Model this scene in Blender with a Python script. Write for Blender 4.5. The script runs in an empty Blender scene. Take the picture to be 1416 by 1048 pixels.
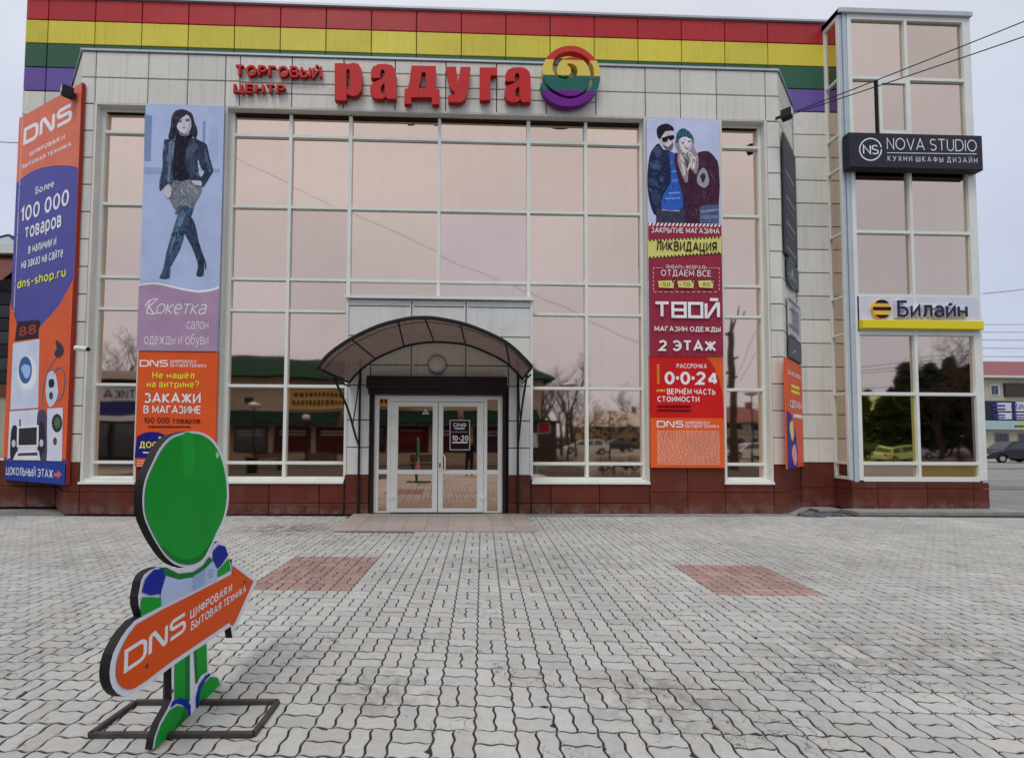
import bpy, bmesh, math, random
from mathutils import Vector, Matrix
random.seed(7)
R = math.radians
SC = bpy.context.scene
COL = SC.collection

# ------------------------------------------------------------------ camera
# solved from the photograph (1416x1048 measured points): focal 627.7 px,
# principal point (656.4, 581.7), height 1.708 m, facade frame of reference
PW, PH = 1416.0, 1048.0
FP, PX, PY = 627.706, 656.436, 581.651
YAW, PIT, ROL, CH = R(1.722904), R(2.253216), R(0.282618), 1.7083
def _basis():
    cy, sy = math.cos(YAW), math.sin(YAW)
    r = Vector((cy, -sy, 0)); f = Vector((sy, cy, 0)); u = Vector((0, 0, 1))
    cp, sp = math.cos(PIT), math.sin(PIT)
    f2 = f*cp + u*sp; u2 = u*cp - f*sp
    cr, sr = math.cos(ROL), math.sin(ROL)
    return r*cr + u2*sr, u2*cr - r*sr, f2
CR, CU, CF = _basis()
cam = bpy.data.cameras.new('camera'); camo = bpy.data.objects.new('camera', cam)
COL.objects.link(camo); SC.camera = camo
cam.sensor_fit = 'HORIZONTAL'; cam.sensor_width = 36.0; cam.lens = 36.0*FP/PW
cam.shift_x = (PW/2 - PX)/PW; cam.shift_y = (PY - PH/2)/PW
cam.clip_start = 0.05; cam.clip_end = 3000
camo.matrix_world = Matrix(((CR.x, CU.x, -CF.x, 0), (CR.y, CU.y, -CF.y, 0), (CR.z, CU.z, -CF.z, CH), (0, 0, 0, 1)))

# ------------------------------------------------------------------ sky and light
SUN_EL, SUN_AZ = 62, 205          # azimuth measured clockwise from +Y
w = bpy.data.worlds.new('World'); SC.world = w; w.use_nodes = True
nt = w.node_tree; N = nt.nodes; L = nt.links; N.clear()
out = N.new('ShaderNodeOutputWorld'); bg = N.new('ShaderNodeBackground'); bg.inputs[1].default_value = 0.1
sky = N.new('ShaderNodeTexSky'); sky.sky_type = 'NISHITA'; sky.sun_disc = False
sky.sun_elevation = R(SUN_EL); sky.sun_rotation = R(SUN_AZ)
tc = N.new('ShaderNodeTexCoord'); sep = N.new('ShaderNodeSeparateXYZ'); L.new(tc.outputs['Generated'], sep.inputs[0])
ramp = N.new('ShaderNodeValToRGB'); L.new(sep.outputs[2], ramp.inputs[0])
e = ramp.color_ramp.elements
e[0].position = 0.0; e[0].color = (.58, .635, .80, 1)
e[1].position = 0.9; e[1].color = (.97, .98, 1, 1)
m_ = e.new(0.35); m_.color = (.72, .765, .92, 1)
sc_ = N.new('ShaderNodeVectorMath'); sc_.operation = 'SCALE'; sc_.inputs[3].default_value = 9.4
L.new(ramp.outputs[0], sc_.inputs[0])
mp = N.new('ShaderNodeMapping'); mp.inputs['Scale'].default_value = (1, 1, 2.6); L.new(tc.outputs['Generated'], mp.inputs[0])
nz = N.new('ShaderNodeTexNoise'); nz.inputs['Scale'].default_value = 1.6; nz.inputs['Detail'].default_value = 5; L.new(mp.outputs[0], nz.inputs[0])
mr = N.new('ShaderNodeMapRange'); mr.inputs[1].default_value = .3; mr.inputs[2].default_value = .7; mr.inputs[3].default_value = .9; mr.inputs[4].default_value = 1.1
L.new(nz.outputs[0], mr.inputs[0])
s2 = N.new('ShaderNodeVectorMath'); s2.operation = 'SCALE'; L.new(sc_.outputs[0], s2.inputs[0]); L.new(mr.outputs[0], s2.inputs[3])
mx = N.new('ShaderNodeMixRGB'); mx.inputs[0].default_value = .88
L.new(sky.outputs[0], mx.inputs[1]); L.new(s2.outputs[0], mx.inputs[2]); L.new(mx.outputs[0], bg.inputs[0]); L.new(bg.outputs[0], out.inputs[0])
sl = bpy.data.lights.new('sun', 'SUN'); sl.energy = 1.3; sl.angle = R(24); sl.color = (1, .96, .9)
so = bpy.data.objects.new('sun', sl); COL.objects.link(so)
az = R(SUN_AZ); el = R(SUN_EL)
sd = Vector((math.sin(az)*math.cos(el), math.cos(az)*math.cos(el), math.sin(el)))
so.rotation_euler = (-sd).to_track_quat('-Z', 'Y').to_euler(); so.location = (0, 0, 30)
SC.view_settings.view_transform = 'Standard'; SC.view_settings.look = 'None'
SC.view_settings.exposure = 0.0; SC.view_settings.gamma = 1; SC.view_settings.use_curve_mapping = False

# ------------------------------------------------------------------ planes of the place
YF, YB, YT, YG = 10.27, 11.35, 10.85, 10.47     # front cladding, rear wall, tower front, glazing
def ray(x, y): return CF + CR*((x-PX)/FP) - CU*((y-PY)/FP)
class Plane:
    """vertical plane: u runs along it, z is height, d stands out of it towards its front"""
    def __init__(s, ax, ay, dx, dy):
        l = math.hypot(dx, dy); s.a = (ax, ay); s.t = (dx/l, dy/l); s.n = (dy/l, -dx/l)
    def P(s, u, z, d=0.0):
        return (s.a[0]+s.t[0]*u+s.n[0]*d, s.a[1]+s.t[1]*u+s.n[1]*d, z)
    def at(s, x, y, d=0.0):
        """where the line of sight through photograph point (x, y) meets the plane -> (u, z)"""
        r = ray(x, y); ox, oy, _ = s.P(0, 0, d)
        k = (ox*s.n[0]+oy*s.n[1])/(r.x*s.n[0]+r.y*s.n[1])
        X, Y = r.x*k-ox, r.y*k-oy
        return (X*s.t[0]+Y*s.t[1], CH+r.z*k)
    def pts(s, lst, off=(0, 0), sc=1.0, d=0.0):
        return [s.at(off[0]+x/sc, off[1]+y/sc, d) for x, y in lst]
FRONT = Plane(0, YF, 1, 0); BACK = Plane(0, YB, 1, 0); TOWER = Plane(0, YT, 1, 0); GLASS = Plane(0, YG, 1, 0)

# ------------------------------------------------------------------ materials
def lin(c):
    c /= 255.0
    return c/12.92 if c <= .04045 else ((c+.055)/1.055)**2.4
MATS = {}
GAIN = 0.84
def new_mat(name):
    m = bpy.data.materials.new(name); m.use_nodes = True
    return m, m.node_tree.nodes, m.node_tree.links, m.node_tree.nodes['Principled BSDF']
def disp(r, g, b, k=1.0):
    return tuple(min(.92, lin(v)/GAIN*k) for v in (r, g, b))
def paint(name, rgb, rough=.5, var=.08, scale=3.0, metal=0.0, bump=0.0, bscale=60, spec=.2, streak=0.0, rnd=.0, dirt=None, dscale=1.2, damt=.5):
    """procedural coating: base colour, slow mottling, rain streaks, grain relief"""
    if name in MATS: return MATS[name]
    m, n, l, b = new_mat(name); MATS[name] = m
    b.inputs['Roughness'].default_value = rough; b.inputs['Metallic'].default_value = metal
    b.inputs['Specular IOR Level'].default_value = spec
    t = n.new('ShaderNodeTexCoord'); z = n.new('ShaderNodeTexNoise'); z.inputs['Scale'].default_value = scale; z.inputs['Detail'].default_value = 4
    g = n.new('ShaderNodeNewGeometry'); l.new(g.outputs['Position'], z.inputs[0])
    r = n.new('ShaderNodeMapRange'); r.inputs[1].default_value = .3; r.inputs[2].default_value = .7
    r.inputs[3].default_value = 1-var; r.inputs[4].default_value = 1+var; l.new(z.outputs[0], r.inputs[0])
    v = n.new('ShaderNodeVectorMath'); v.operation = 'SCALE'; v.inputs[0].default_value = rgb; l.new(r.outputs[0], v.inputs[3])
    cur = v.outputs[0]
    if rnd:
        oi = n.new('ShaderNodeObjectInfo'); q = n.new('ShaderNodeMapRange'); q.inputs[3].default_value = 1-rnd; q.inputs[4].default_value = 1+rnd
        l.new(oi.outputs['Random'], q.inputs[0]); v3 = n.new('ShaderNodeVectorMath'); v3.operation = 'SCALE'
        l.new(cur, v3.inputs[0]); l.new(q.outputs[0], v3.inputs[3]); cur = v3.outputs[0]
    if streak:
        mpp = n.new('ShaderNodeMapping'); mpp.inputs['Scale'].default_value = (14, 14, .5); l.new(g.outputs['Position'], mpp.inputs[0])
        z2 = n.new('ShaderNodeTexNoise'); z2.inputs['Scale'].default_value = 1.0; z2.inputs['Detail'].default_value = 3; l.new(mpp.outputs[0], z2.inputs[0])
        r2 = n.new('ShaderNodeMapRange'); r2.inputs[1].default_value = .52; r2.inputs[2].default_value = .75; r2.inputs[3].default_value = 1; r2.inputs[4].default_value = 1-streak
        l.new(z2.outputs[0], r2.inputs[0]); v4 = n.new('ShaderNodeVectorMath'); v4.operation = 'SCALE'
        l.new(cur, v4.inputs[0]); l.new(r2.outputs[0], v4.inputs[3]); cur = v4.outputs[0]
    if dirt:
        z3 = n.new('ShaderNodeTexNoise'); z3.inputs['Scale'].default_value = dscale; z3.inputs['Detail'].default_value = 8; z3.inputs['Roughness'].default_value = .7
        l.new(g.outputs['Position'], z3.inputs[0])
        r3 = n.new('ShaderNodeMapRange'); r3.inputs[1].default_value = .5; r3.inputs[2].default_value = .72; r3.inputs[3].default_value = 0; r3.inputs[4].default_value = damt
        l.new(z3.outputs[0], r3.inputs[0]); mxx = n.new('ShaderNodeMixRGB'); l.new(r3.outputs[0], mxx.inputs[0]); l.new(cur, mxx.inputs[1]); mxx.inputs[2].default_value = (*dirt, 1); cur = mxx.outputs[0]
    l.new(cur, b.inputs['Base Color'])
    if bump:
        z4 = n.new('ShaderNodeTexNoise'); z4.inputs['Scale'].default_value = bscale; z4.inputs['Detail'].default_value = 3; l.new(g.outputs['Position'], z4.inputs[0])
        bp = n.new('ShaderNodeBump'); bp.inputs['Strength'].default_value = bump; bp.inputs['Distance'].default_value = .01
        l.new(z4.outputs[0], bp.inputs['Height']); l.new(bp.outputs[0], b.inputs['Normal'])
    return m
def ink(r, g, b, rough=.45):
    """flat print colour, given as it looks in the photograph"""
    return paint('print_%d_%d_%d' % (r, g, b), disp(r, g, b), rough=rough, var=.07, scale=2.5, spec=.1, bump=.08, bscale=5)
def glass(name, tint, rough=.015, wob=.004, dirt=0.0):
    if name in MATS: return MATS[name]
    m, n, l, b = new_mat(name); MATS[name] = m
    b.inputs['Metallic'].default_value = 1.0; b.inputs['Roughness'].default_value = rough
    oi = n.new('ShaderNodeObjectInfo'); q = n.new('ShaderNodeMapRange'); q.inputs[3].default_value = .90; q.inputs[4].default_value = 1.06
    l.new(oi.outputs['Random'], q.inputs[0])
    g = n.new('ShaderNodeNewGeometry')
    mpp = n.new('ShaderNodeMapping'); mpp.inputs['Scale'].default_value = (5, 5, .35); l.new(g.outputs['Position'], mpp.inputs[0])
    z2 = n.new('ShaderNodeTexNoise'); z2.inputs['Scale'].default_value = 1.0; z2.inputs['Detail'].default_value = 4; l.new(mpp.outputs[0], z2.inputs[0])
    r2 = n.new('ShaderNodeMapRange'); r2.inputs[1].default_value = .45; r2.inputs[2].default_value = .8; r2.inputs[3].default_value = 1; r2.inputs[4].default_value = .965
    l.new(z2.outputs[0], r2.inputs[0]); mu = n.new('ShaderNodeMath'); mu.operation = 'MULTIPLY'; l.new(q.outputs[0], mu.inputs[0]); l.new(r2.outputs[0], mu.inputs[1])
    v = n.new('ShaderNodeVectorMath'); v.operation = 'SCALE'; v.inputs[0].default_value = tint; l.new(mu.outputs[0], v.inputs[3]); l.new(v.outputs[0], b.inputs['Base Color'])
    z = n.new('ShaderNodeTexNoise'); z.inputs['Scale'].default_value = 1.1; z.inputs['Detail'].default_value = 1; l.new(g.outputs['Position'], z.inputs[0])
    bp = n.new('ShaderNodeBump'); bp.inputs['Strength'].default_value = 1.0; bp.inputs['Distance'].default_value = wob
    l.new(z.outputs[0], bp.inputs['Height']); l.new(bp.outputs[0], b.inputs['Normal'])
    return m
M_CLAD = paint('cream_cladding_enamel', (.75, .725, .65), rough=.42, var=.06, scale=1.2, rnd=.07, streak=.16, dirt=(.40, .37, .32), damt=.28)
M_PANELW = paint('white_panel_enamel', (.74, .75, .71), rough=.4, var=.04, streak=.12, dirt=(.35, .33, .3), damt=.15)
M_WHITE = paint('white_window_aluminium', (.80, .83, .77), rough=.35, var=.04, streak=.06)
M_DOOR = paint('white_door_aluminium', (.90, .92, .85), rough=.35, var=.03)
M_ALU = paint('grey_cap_aluminium', (.5, .53, .56), rough=.35, metal=.3, var=.06)
M_VOID = paint('dark_backing_wall', (.045, .042, .04), rough=.9)
M_INT = paint('dark_shadow_gap_steel', (.03, .028, .028), rough=.8)
M_RED = paint('red_composite_panel', disp(172, 42, 46), rough=.38, var=.05, scale=1.0, rnd=.08, streak=.16, dirt=(.2, .12, .1), damt=.12)
M_YEL = paint('yellow_composite_panel', disp(205, 190, 66), rough=.38, var=.05, scale=1.0, rnd=.08, streak=.16, dirt=(.2, .12, .1), damt=.12)
M_GRN = paint('green_composite_panel', disp(48, 90, 66), rough=.38, var=.05, scale=1.0, rnd=.06)
M_VIO = paint('violet_composite_panel', disp(100, 80, 148), rough=.38, var=.05, scale=1.0, rnd=.06)
M_BRN = paint('red_brown_plinth_panel', disp(94, 45, 33), rough=.42, var=.08, scale=1.5, rnd=.1, dirt=(.16, .12, .1), dscale=2.2, damt=.3, streak=.12)
M_PANE = glass('bronze_mirror_glass', (.78, .60, .475), wob=.0024, rough=.032)
M_PANE2 = glass('bronze_mirror_glass_tower', (.67, .54, .44), wob=.0018, rough=.03)
M_PANEY = glass('yellow_film_glass', (.62, .56, .16), rough=.03)
M_PANEO = glass('amber_film_glass', (.55, .40, .14), rough=.08)
M_PANED = glass('door_bronze_glass', (.68, .50, .40), rough=.02, wob=.002)
M_BLACK = paint('black_steel_paint', (.02, .018, .018), rough=.45, var=.2)
M_CHOC = paint('dark_brown_shutter_enamel', (.028, .016, .016), rough=.35, var=.1)
M_SIGNRED = paint('red_sign_plastic', disp(190, 40, 38), rough=.3, var=.03)
M_SIGNSIDE = paint('red_sign_side', disp(150, 28, 28), rough=.35, var=.05)
M_STEEL = paint('weathered_steel_tube', (.085, .075, .072), rough=.5, metal=.4, var=.3, scale=14, dirt=(.13, .07, .05), dscale=9)
M_GREY = paint('grey_plastic', (.3, .3, .3), rough=.4)
M_LAMPG = paint('lamp_opal_glass', (.7, .7, .66), rough=.25)

# ------------------------------------------------------------------ mesh helpers
def tag(o, label=None, cat=None, group=None, kind=None):
    if label: o['label'] = label
    if cat: o['category'] = cat
    if group: o['group'] = group
    if kind: o['kind'] = kind
    return o
def thing(name, label, cat, loc=(0, 0, 0), group=None):
    o = bpy.data.objects.new(name, None); o.empty_display_size = .2; COL.objects.link(o); o.location = loc
    return tag(o, label, cat, group)
class MB:
    def __init__(s): s.v = []; s.f = []; s.m = []
    def add(s, vs, fs, mi=0):
        o = len(s.v); s.v += [tuple(v) for v in vs]; s.f += [tuple(i+o for i in f) for f in fs]; s.m += [mi]*len(fs); return s
    def box(s, x0, x1, y0, y1, z0, z1, mi=0):
        return s.add([(x0,y0,z0),(x1,y0,z0),(x1,y1,z0),(x0,y1,z0),(x0,y0,z1),(x1,y0,z1),(x1,y1,z1),(x0,y1,z1)],
                     [(3,2,1,0),(4,5,6,7),(0,1,5,4),(1,2,6,5),(2,3,7,6),(3,0,4,7)], mi)
    def pbox(s, pl, u0, u1, z0, z1, d0, d1, mi=0):
        P = pl.P
        return s.add([P(u0,z0,d0),P(u1,z0,d0),P(u1,z1,d0),P(u0,z1,d0),P(u0,z0,d1),P(u1,z0,d1),P(u1,z1,d1),P(u0,z1,d1)],
                     [(3,2,1,0),(4,5,6,7),(0,1,5,4),(1,2,6,5),(2,3,7,6),(3,0,4,7)], mi)
    def panel(s, pl, u0, u1, z0, z1, d0, d1, c=.008, mi=0, wob=.003):
        P = pl.P; r = lambda: random.uniform(-wob, wob)
        b = [(u0,z0),(u1,z0),(u1,z1),(u0,z1)]; i = [(u0+c,z0+c),(u1-c,z0+c),(u1-c,z1-c),(u0+c,z1-c)]
        vs = [P(u,z,d0) for u,z in b]+[P(u,z,d1-c) for u,z in b]+[P(u,z,d1+r()) for u,z in i]
        fs = [(8,9,10,11)]
        for k in range(4):
            j = (k+1) % 4; fs += [(k,j,4+j,4+k),(4+k,4+j,8+j,8+k)]
        return s.add(vs, fs, mi)
    def poly(s, pl, pts, d, mi=0):
        if area(pts) < 0: pts = pts[::-1]
        return s.add([pl.P(u,z,d) for u,z in pts], [tuple(range(len(pts)))], mi)
    def prism(s, pl, pts, d0, d1, mi=0, side=None):
        if area(pts) < 0: pts = pts[::-1]
        n = len(pts); si = mi if side is None else side
        vs = [pl.P(u,z,d1) for u,z in pts]+[pl.P(u,z,d0) for u,z in pts]
        s.add(vs, [tuple(range(n)), tuple(range(2*n-1, n-1, -1))], mi)
        o = len(s.v)-2*n
        for k in range(n):
            j = (k+1) % n; s.f.append((o+k, o+n+k, o+n+j, o+j)); s.m.append(si)
        return s
    def tube(s, pts, r, seg=8, mi=0, cap=True):
        pts = [Vector(p) for p in pts]; rs = r if isinstance(r, (list, tuple)) else [r]*len(pts)
        o = len(s.v); up = None
        for i, p in enumerate(pts):
            t = (pts[min(i+1, len(pts)-1)]-pts[max(i-1, 0)])
            t = t.normalized() if t.length > 1e-9 else Vector((0, 0, 1))
            if up is None:
                up = Vector((0, 0, 1)) if abs(t.z) < .9 else Vector((1, 0, 0))
            a = t.cross(up)
            if a.length < 1e-6: a = t.cross(Vector((0, 1, 0)))
            a.normalize(); b = a.cross(t).normalized(); up = b
            for k in range(seg):
                an = 2*math.pi*(k+.5)/seg; s.v.append(tuple(p+(a*math.cos(an)+b*math.sin(an))*rs[i]))
        for i in range(len(pts)-1):
            for k in range(seg):
                j = (k+1) % seg; s.f.append((o+i*seg+k, o+(i+1)*seg+k, o+(i+1)*seg+j, o+i*seg+j)); s.m.append(mi)
        if cap:
            s.f.append(tuple(o+k for k in range(seg))); s.f.append(tuple(o+(len(pts)-1)*seg+k for k in reversed(range(seg)))); s.m += [mi, mi]
        return s
    def bar(s, a, b, wd, ht=None, mi=0):
        """square bar between two points"""
        return s.tube([a, b], (wd/2)*1.414, 4, mi)
    def lathe(s, c, prof, seg=20, mi=0, axis='z'):
        o = len(s.v)
        for r_, h in prof:
            for k in range(seg):
                a = 2*math.pi*k/seg; x, y = r_*math.cos(a), r_*math.sin(a)
                s.v.append((c[0]+x, c[1]+y, c[2]+h) if axis == 'z' else (c[0]+x, c[1]-h, c[2]+y))
        for i in range(len(prof)-1):
            for k in range(seg):
                j = (k+1) % seg; s.f.append((o+i*seg+k, o+i*seg+j, o+(i+1)*seg+j, o+(i+1)*seg+k)); s.m.append(mi)
        s.f.append(tuple(o+k for k in reversed(range(seg)))); s.f.append(tuple(o+(len(prof)-1)*seg+k for k in range(seg))); s.m += [mi, mi]
        return s
    def build(s, name, mats, parent=None, smooth=False, kind=None):
        if not isinstance(mats, (list, tuple)): mats = [mats]
        me = bpy.data.meshes.new(name); me.from_pydata(s.v, [], s.f)
        for m in mats: me.materials.append(m)
        if len(mats) > 1: me.polygons.foreach_set('material_index', s.m)
        if smooth: me.polygons.foreach_set('use_smooth', [True]*len(me.polygons))
        me.update()
        o = bpy.data.objects.new(name, me); COL.objects.link(o)
        if parent is not None:
            o.parent = parent; o.matrix_parent_inverse = Matrix.Translation(-world_loc(parent))
        if kind: o['kind'] = kind
        return o
def world_loc(o):
    v = Vector((0, 0, 0))
    if o.type == 'EMPTY' and o.parent is None: v = Vector(o.location)
    return v
def area(p): return sum(p[i][0]*p[(i+1) % len(p)][1]-p[(i+1) % len(p)][0]*p[i][1] for i in range(len(p)))/2
def smooth(p, n=4, closed=True):
    o = []; m = len(p)
    for i in range(m if closed else m-1):
        g = lambda k: p[k % m] if closed else p[max(0, min(m-1, k))]
        a, b, c, d = g(i-1), g(i), g(i+1), g(i+2)
        for k in range(n):
            t = k/n
            o.append(tuple(.5*((2*b[q])+(-a[q]+c[q])*t+(2*a[q]-5*b[q]+4*c[q]-d[q])*t*t+(-a[q]+3*b[q]-3*c[q]+d[q])*t**3) for q in (0, 1)))
    if not closed: o.append(p[-1])
    return o
def ell(cx, cy, rx, ry, n=24, a0=0, a1=360):
    full = abs(a1-a0) >= 360
    return [(cx+rx*math.cos(R(a0+(a1-a0)*k/n)), cy+ry*math.sin(R(a0+(a1-a0)*k/n))) for k in range(n if full else n+1)]
def copy_tree(o, parent=None, loc=None, rz=None, label=None):
    c = o.copy(); COL.objects.link(c)
    if parent is not None: c.parent = parent
    if loc is not None: c.location = loc
    if rz is not None: c.rotation_euler = (0, 0, rz)
    if label: c['label'] = label
    for ch in list(o.children): copy_tree(ch, c)
    return c

# ------------------------------------------------------------------ lettering (stroked glyphs)
def arc(cx, cy, rx, ry, a0, a1, n=10): return ell(cx, cy, rx, ry, n, a0, a1) if abs(a1-a0) < 360 else ell(cx, cy, rx, ry, 18)+[ell(cx, cy, rx, ry, 18)[0]]
def O(cx, cy, rx, ry): return arc(cx, cy, rx, ry, 0, 360)
G = {
'А': [[(0,0),(.4,1),(.8,0)],[(.13,.3),(.67,.3)]],
'Б': [[(.58,1),(0,1),(0,0),(.35,0)]+arc(.33,.29,.29,.29,-90,90)+[(0,.58)]],
'В': [[(0,0),(0,1),(.33,1)]+arc(.33,.77,.24,.23,90,-90)+[(0,.54)],[(.3,.54)]+arc(.35,.27,.28,.27,90,-90)+[(0,0)]],
'Г': [[(0,0),(0,1),(.55,1)]],
'Д': [[(0,-.2),(0,0),(.82,0),(.82,-.2)],[(.12,0),(.22,.5),(.24,1),(.68,1),(.68,0)]],
'Е': [[(.55,1),(0,1),(0,0),(.55,0)],[(0,.52),(.5,.52)]],
'Ж': [[(.48,0),(.48,1)],[(0,1),(.42,.5),(0,0)],[(.96,1),(.54,.5),(.96,0)]],
'З': [arc(.28,.76,.25,.24,150,-90)+arc(.3,.26,.29,.26,90,-150)],
'И': [[(0,1),(0,0),(.65,1),(.65,0)]],
'Й': [[(0,1),(0,0),(.65,1),(.65,0)],[(.18,1.27),(.325,1.2),(.47,1.27)]],
'К': [[(0,0),(0,1)],[(.6,1),(.05,.5),(.62,0)]],
'Л': [[(0,0),(.1,.05),(.16,.4),(.18,1),(.65,1),(.65,0)]],
'М': [[(0,0),(0,1),(.4,.25),(.8,1),(.8,0)]],
'Н': [[(0,0),(0,1)],[(.65,0),(.65,1)],[(0,.5),(.65,.5)]],
'О': [O(.4,.5,.4,.5)],
'П': [[(0,0),(0,1),(.65,1),(.65,0)]],
'Р': [[(0,0),(0,1),(.33,1)]+arc(.33,.73,.27,.27,90,-90)+[(0,.46)]],
'С': [arc(.4,.5,.4,.5,48,312,14)],
'Т': [[(0,1),(.7,1)],[(.35,1),(.35,0)]],
'У': [[(0,1),(.34,.33)],[(.68,1),(.3,.12),(.2,0),(.05,0)]],
'Ф': [[(.45,-.05),(.45,1.05)],O(.45,.53,.43,.33)],
'Х': [[(0,0),(.66,1)],[(0,1),(.66,0)]],
'Ц': [[(0,1),(0,0),(.74,0),(.74,-.2)],[(.6,1),(.6,0)]],
'Ч': [[(0,1),(0,.6),(.1,.45),(.6,.45)],[(.6,1),(.6,0)]],
'Ш': [[(0,1),(0,0),(.9,0),(.9,1)],[(.45,0),(.45,1)]],
'Ы': [[(0,1),(0,0),(.25,0)]+arc(.25,.29,.26,.29,-90,90)+[(0,.58)],[(.78,0),(.78,1)]],
'Ь': [[(0,1),(0,0),(.3,0)]+arc(.3,.29,.28,.29,-90,90)+[(0,.58)]],
'Э': [arc(.28,.5,.4,.5,138,-138,14),[(.2,.5),(.66,.5)]],
'Ю': [[(0,0),(0,1)],[(0,.5),(.22,.5)],O(.58,.5,.36,.5)],
'Я': [[(.6,0),(.6,1),(.27,1)]+arc(.27,.74,.27,.26,90,270)+[(.6,.48)],[(.32,.48),(.02,0)]],
'а': [[(.52,0),(.52,.45)]+arc(.28,.47,.24,.23,0,150),[(.52,.4),(.2,.38)]+arc(.2,.19,.2,.19,90,270)+[(.35,.02),(.52,.16)]],
'б': [O(.28,.3,.28,.3),[(0,.3),(.04,.72),(.2,.93),(.52,1)]],
'е': [[(.02,.37),(.56,.37)]+arc(.29,.35,.27,.35,12,310,14)],
'р': [[(0,-.28),(0,.7)],O(.29,.35,.29,.35)],
'у': [[(0,.7),(.28,.05)],[(.56,.7),(.22,-.2),(.04,-.28)]],
'ф': [[(.4,-.28),(.4,1)],O(.4,.35,.38,.34)],
'D': [[(0,0),(0,1),(.35,1)]+arc(.35,.5,.42,.5,90,-90)+[(0,0)]],
'N': [[(0,0),(0,1),(.66,0),(.66,1)]],
'S': [arc(.3,.75,.27,.25,35,270)+arc(.3,.25,.3,.25,90,-145)],
'V': [[(0,1),(.37,0),(.74,1)]],
'A': [[(0,0),(.4,1),(.8,0)],[(.13,.3),(.67,.3)]],
'U': [[(0,1),(0,.32)]+arc(.32,.32,.32,.32,180,360)+[(.64,1)]],
'T': [[(0,1),(.7,1)],[(.35,1),(.35,0)]],
'I': [[(0,0),(0,1)]],
'O': [O(.45,.5,.45,.5)],
'd': [[(.55,0),(.55,1)],O(.27,.35,.27,.35)],
'n': [[(0,0),(0,.7)],[(0,.45)]+arc(.25,.45,.25,.25,180,0)+[(.5,0)]],
's': [arc(.2,.53,.19,.17,30,270)+arc(.2,.18,.21,.18,90,-145)],
'h': [[(0,0),(0,1)],[(0,.45)]+arc(.25,.45,.25,.25,180,0)+[(.5,0)]],
'o': [O(.3,.35,.3,.35)],
'p': [[(0,-.28),(0,.7)],O(.29,.35,.29,.35)],
'r': [[(0,0),(0,.7)],[(0,.42)]+arc(.24,.44,.24,.24,180,60)],
'u': [[(0,.7),(0,.25)]+arc(.25,.25,.25,.25,180,360)+[(.5,.7)],[(.5,.3),(.5,0)]],
'0': [O(.31,.5,.31,.5)],
'1': [[(0,.76),(.24,1),(.24,0)]],
'2': [arc(.3,.72,.29,.28,165,-35)+[(0,0),(.62,0)]],
'4': [[(.5,0),(.5,1)],[(.46,.97),(.02,.3)],[(0,.26),(.7,.26)]],
'5': [[(.55,1),(.08,1),(.04,.56)]+arc(.27,.32,.31,.32,115,-140)],
'7': [[(0,1),(.58,1),(.2,0)]],
'8': [O(.3,.75,.25,.24),O(.3,.26,.3,.26)],
'9': [O(.3,.68,.29,.31),[(.59,.68),(.5,.25),(.2,0)]],
'-': [[(0,.42),(.34,.42)]],
'.': [[(0,-.01),(0,.13)]],
'·': [[(0,.36),(0,.66)]],
'+': [[(0,.5),(.5,.5)],[(.25,.25),(.25,.75)]],
'?': [arc(.27,.73,.26,.27,170,-50)+[(.28,.3)],[(.28,-.02),(.28,.12)]],
'®': [O(.15,.85,.13,.13)],
}
LOGO = {   # wide square-shouldered letters
'D': [[(0,0),(0,1),(.75,1)]+arc(.8,.7,.35,.3,80,0,4)+arc(.8,.3,.35,.3,0,-80,4)+[(.75,0),(0,0)]],
'N': [[(0,0),(0,.9),(.12,1),(.28,1),(.95,0),(1.05,0),(1.1,.08),(1.1,1)]],
'S': [[(1.1,1),(.25,1)]+arc(.25,.77,.23,.23,100,260,5)+[(.9,.54)]+arc(.88,.27,.23,.27,80,-80,5)+[(0,0)]],
}
BLOCK = {'Т': [[(0,1),(.95,1)],[(.47,1),(.47,0)]], 'В': [[(0,0),(0,1),(.9,1),(.9,0),(0,0)],[(0,.5),(.9,.5)]], 'О': [[(0,0),(0,1),(.9,1),(.9,0),(0,0)]], 'Й': [[(0,1),(0,0),(.12,0),(.78,1),(.9,1),(.9,0)],[(.3,1.3),(.9,1.3)]]}
def glyph(ch, font=None):
    if font: return font[ch]
    if ch in G: return G[ch]
    if ch == 'ё': return G['е']+[[(.14,.86),(.14,.97)],[(.42,.86),(.42,.97)]]
    if ch == 'Ё': return G['Е']+[[(.12,1.14),(.12,1.26)],[(.42,1.14),(.42,1.26)]]
    if ch == 'З': return G['З']
    if ch == '3': return G['З']
    if ch.upper() in G and ch != ch.upper(): return [[(x*.82, y*.7) for x, y in s] for s in G[ch.upper()]]
    return []
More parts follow.
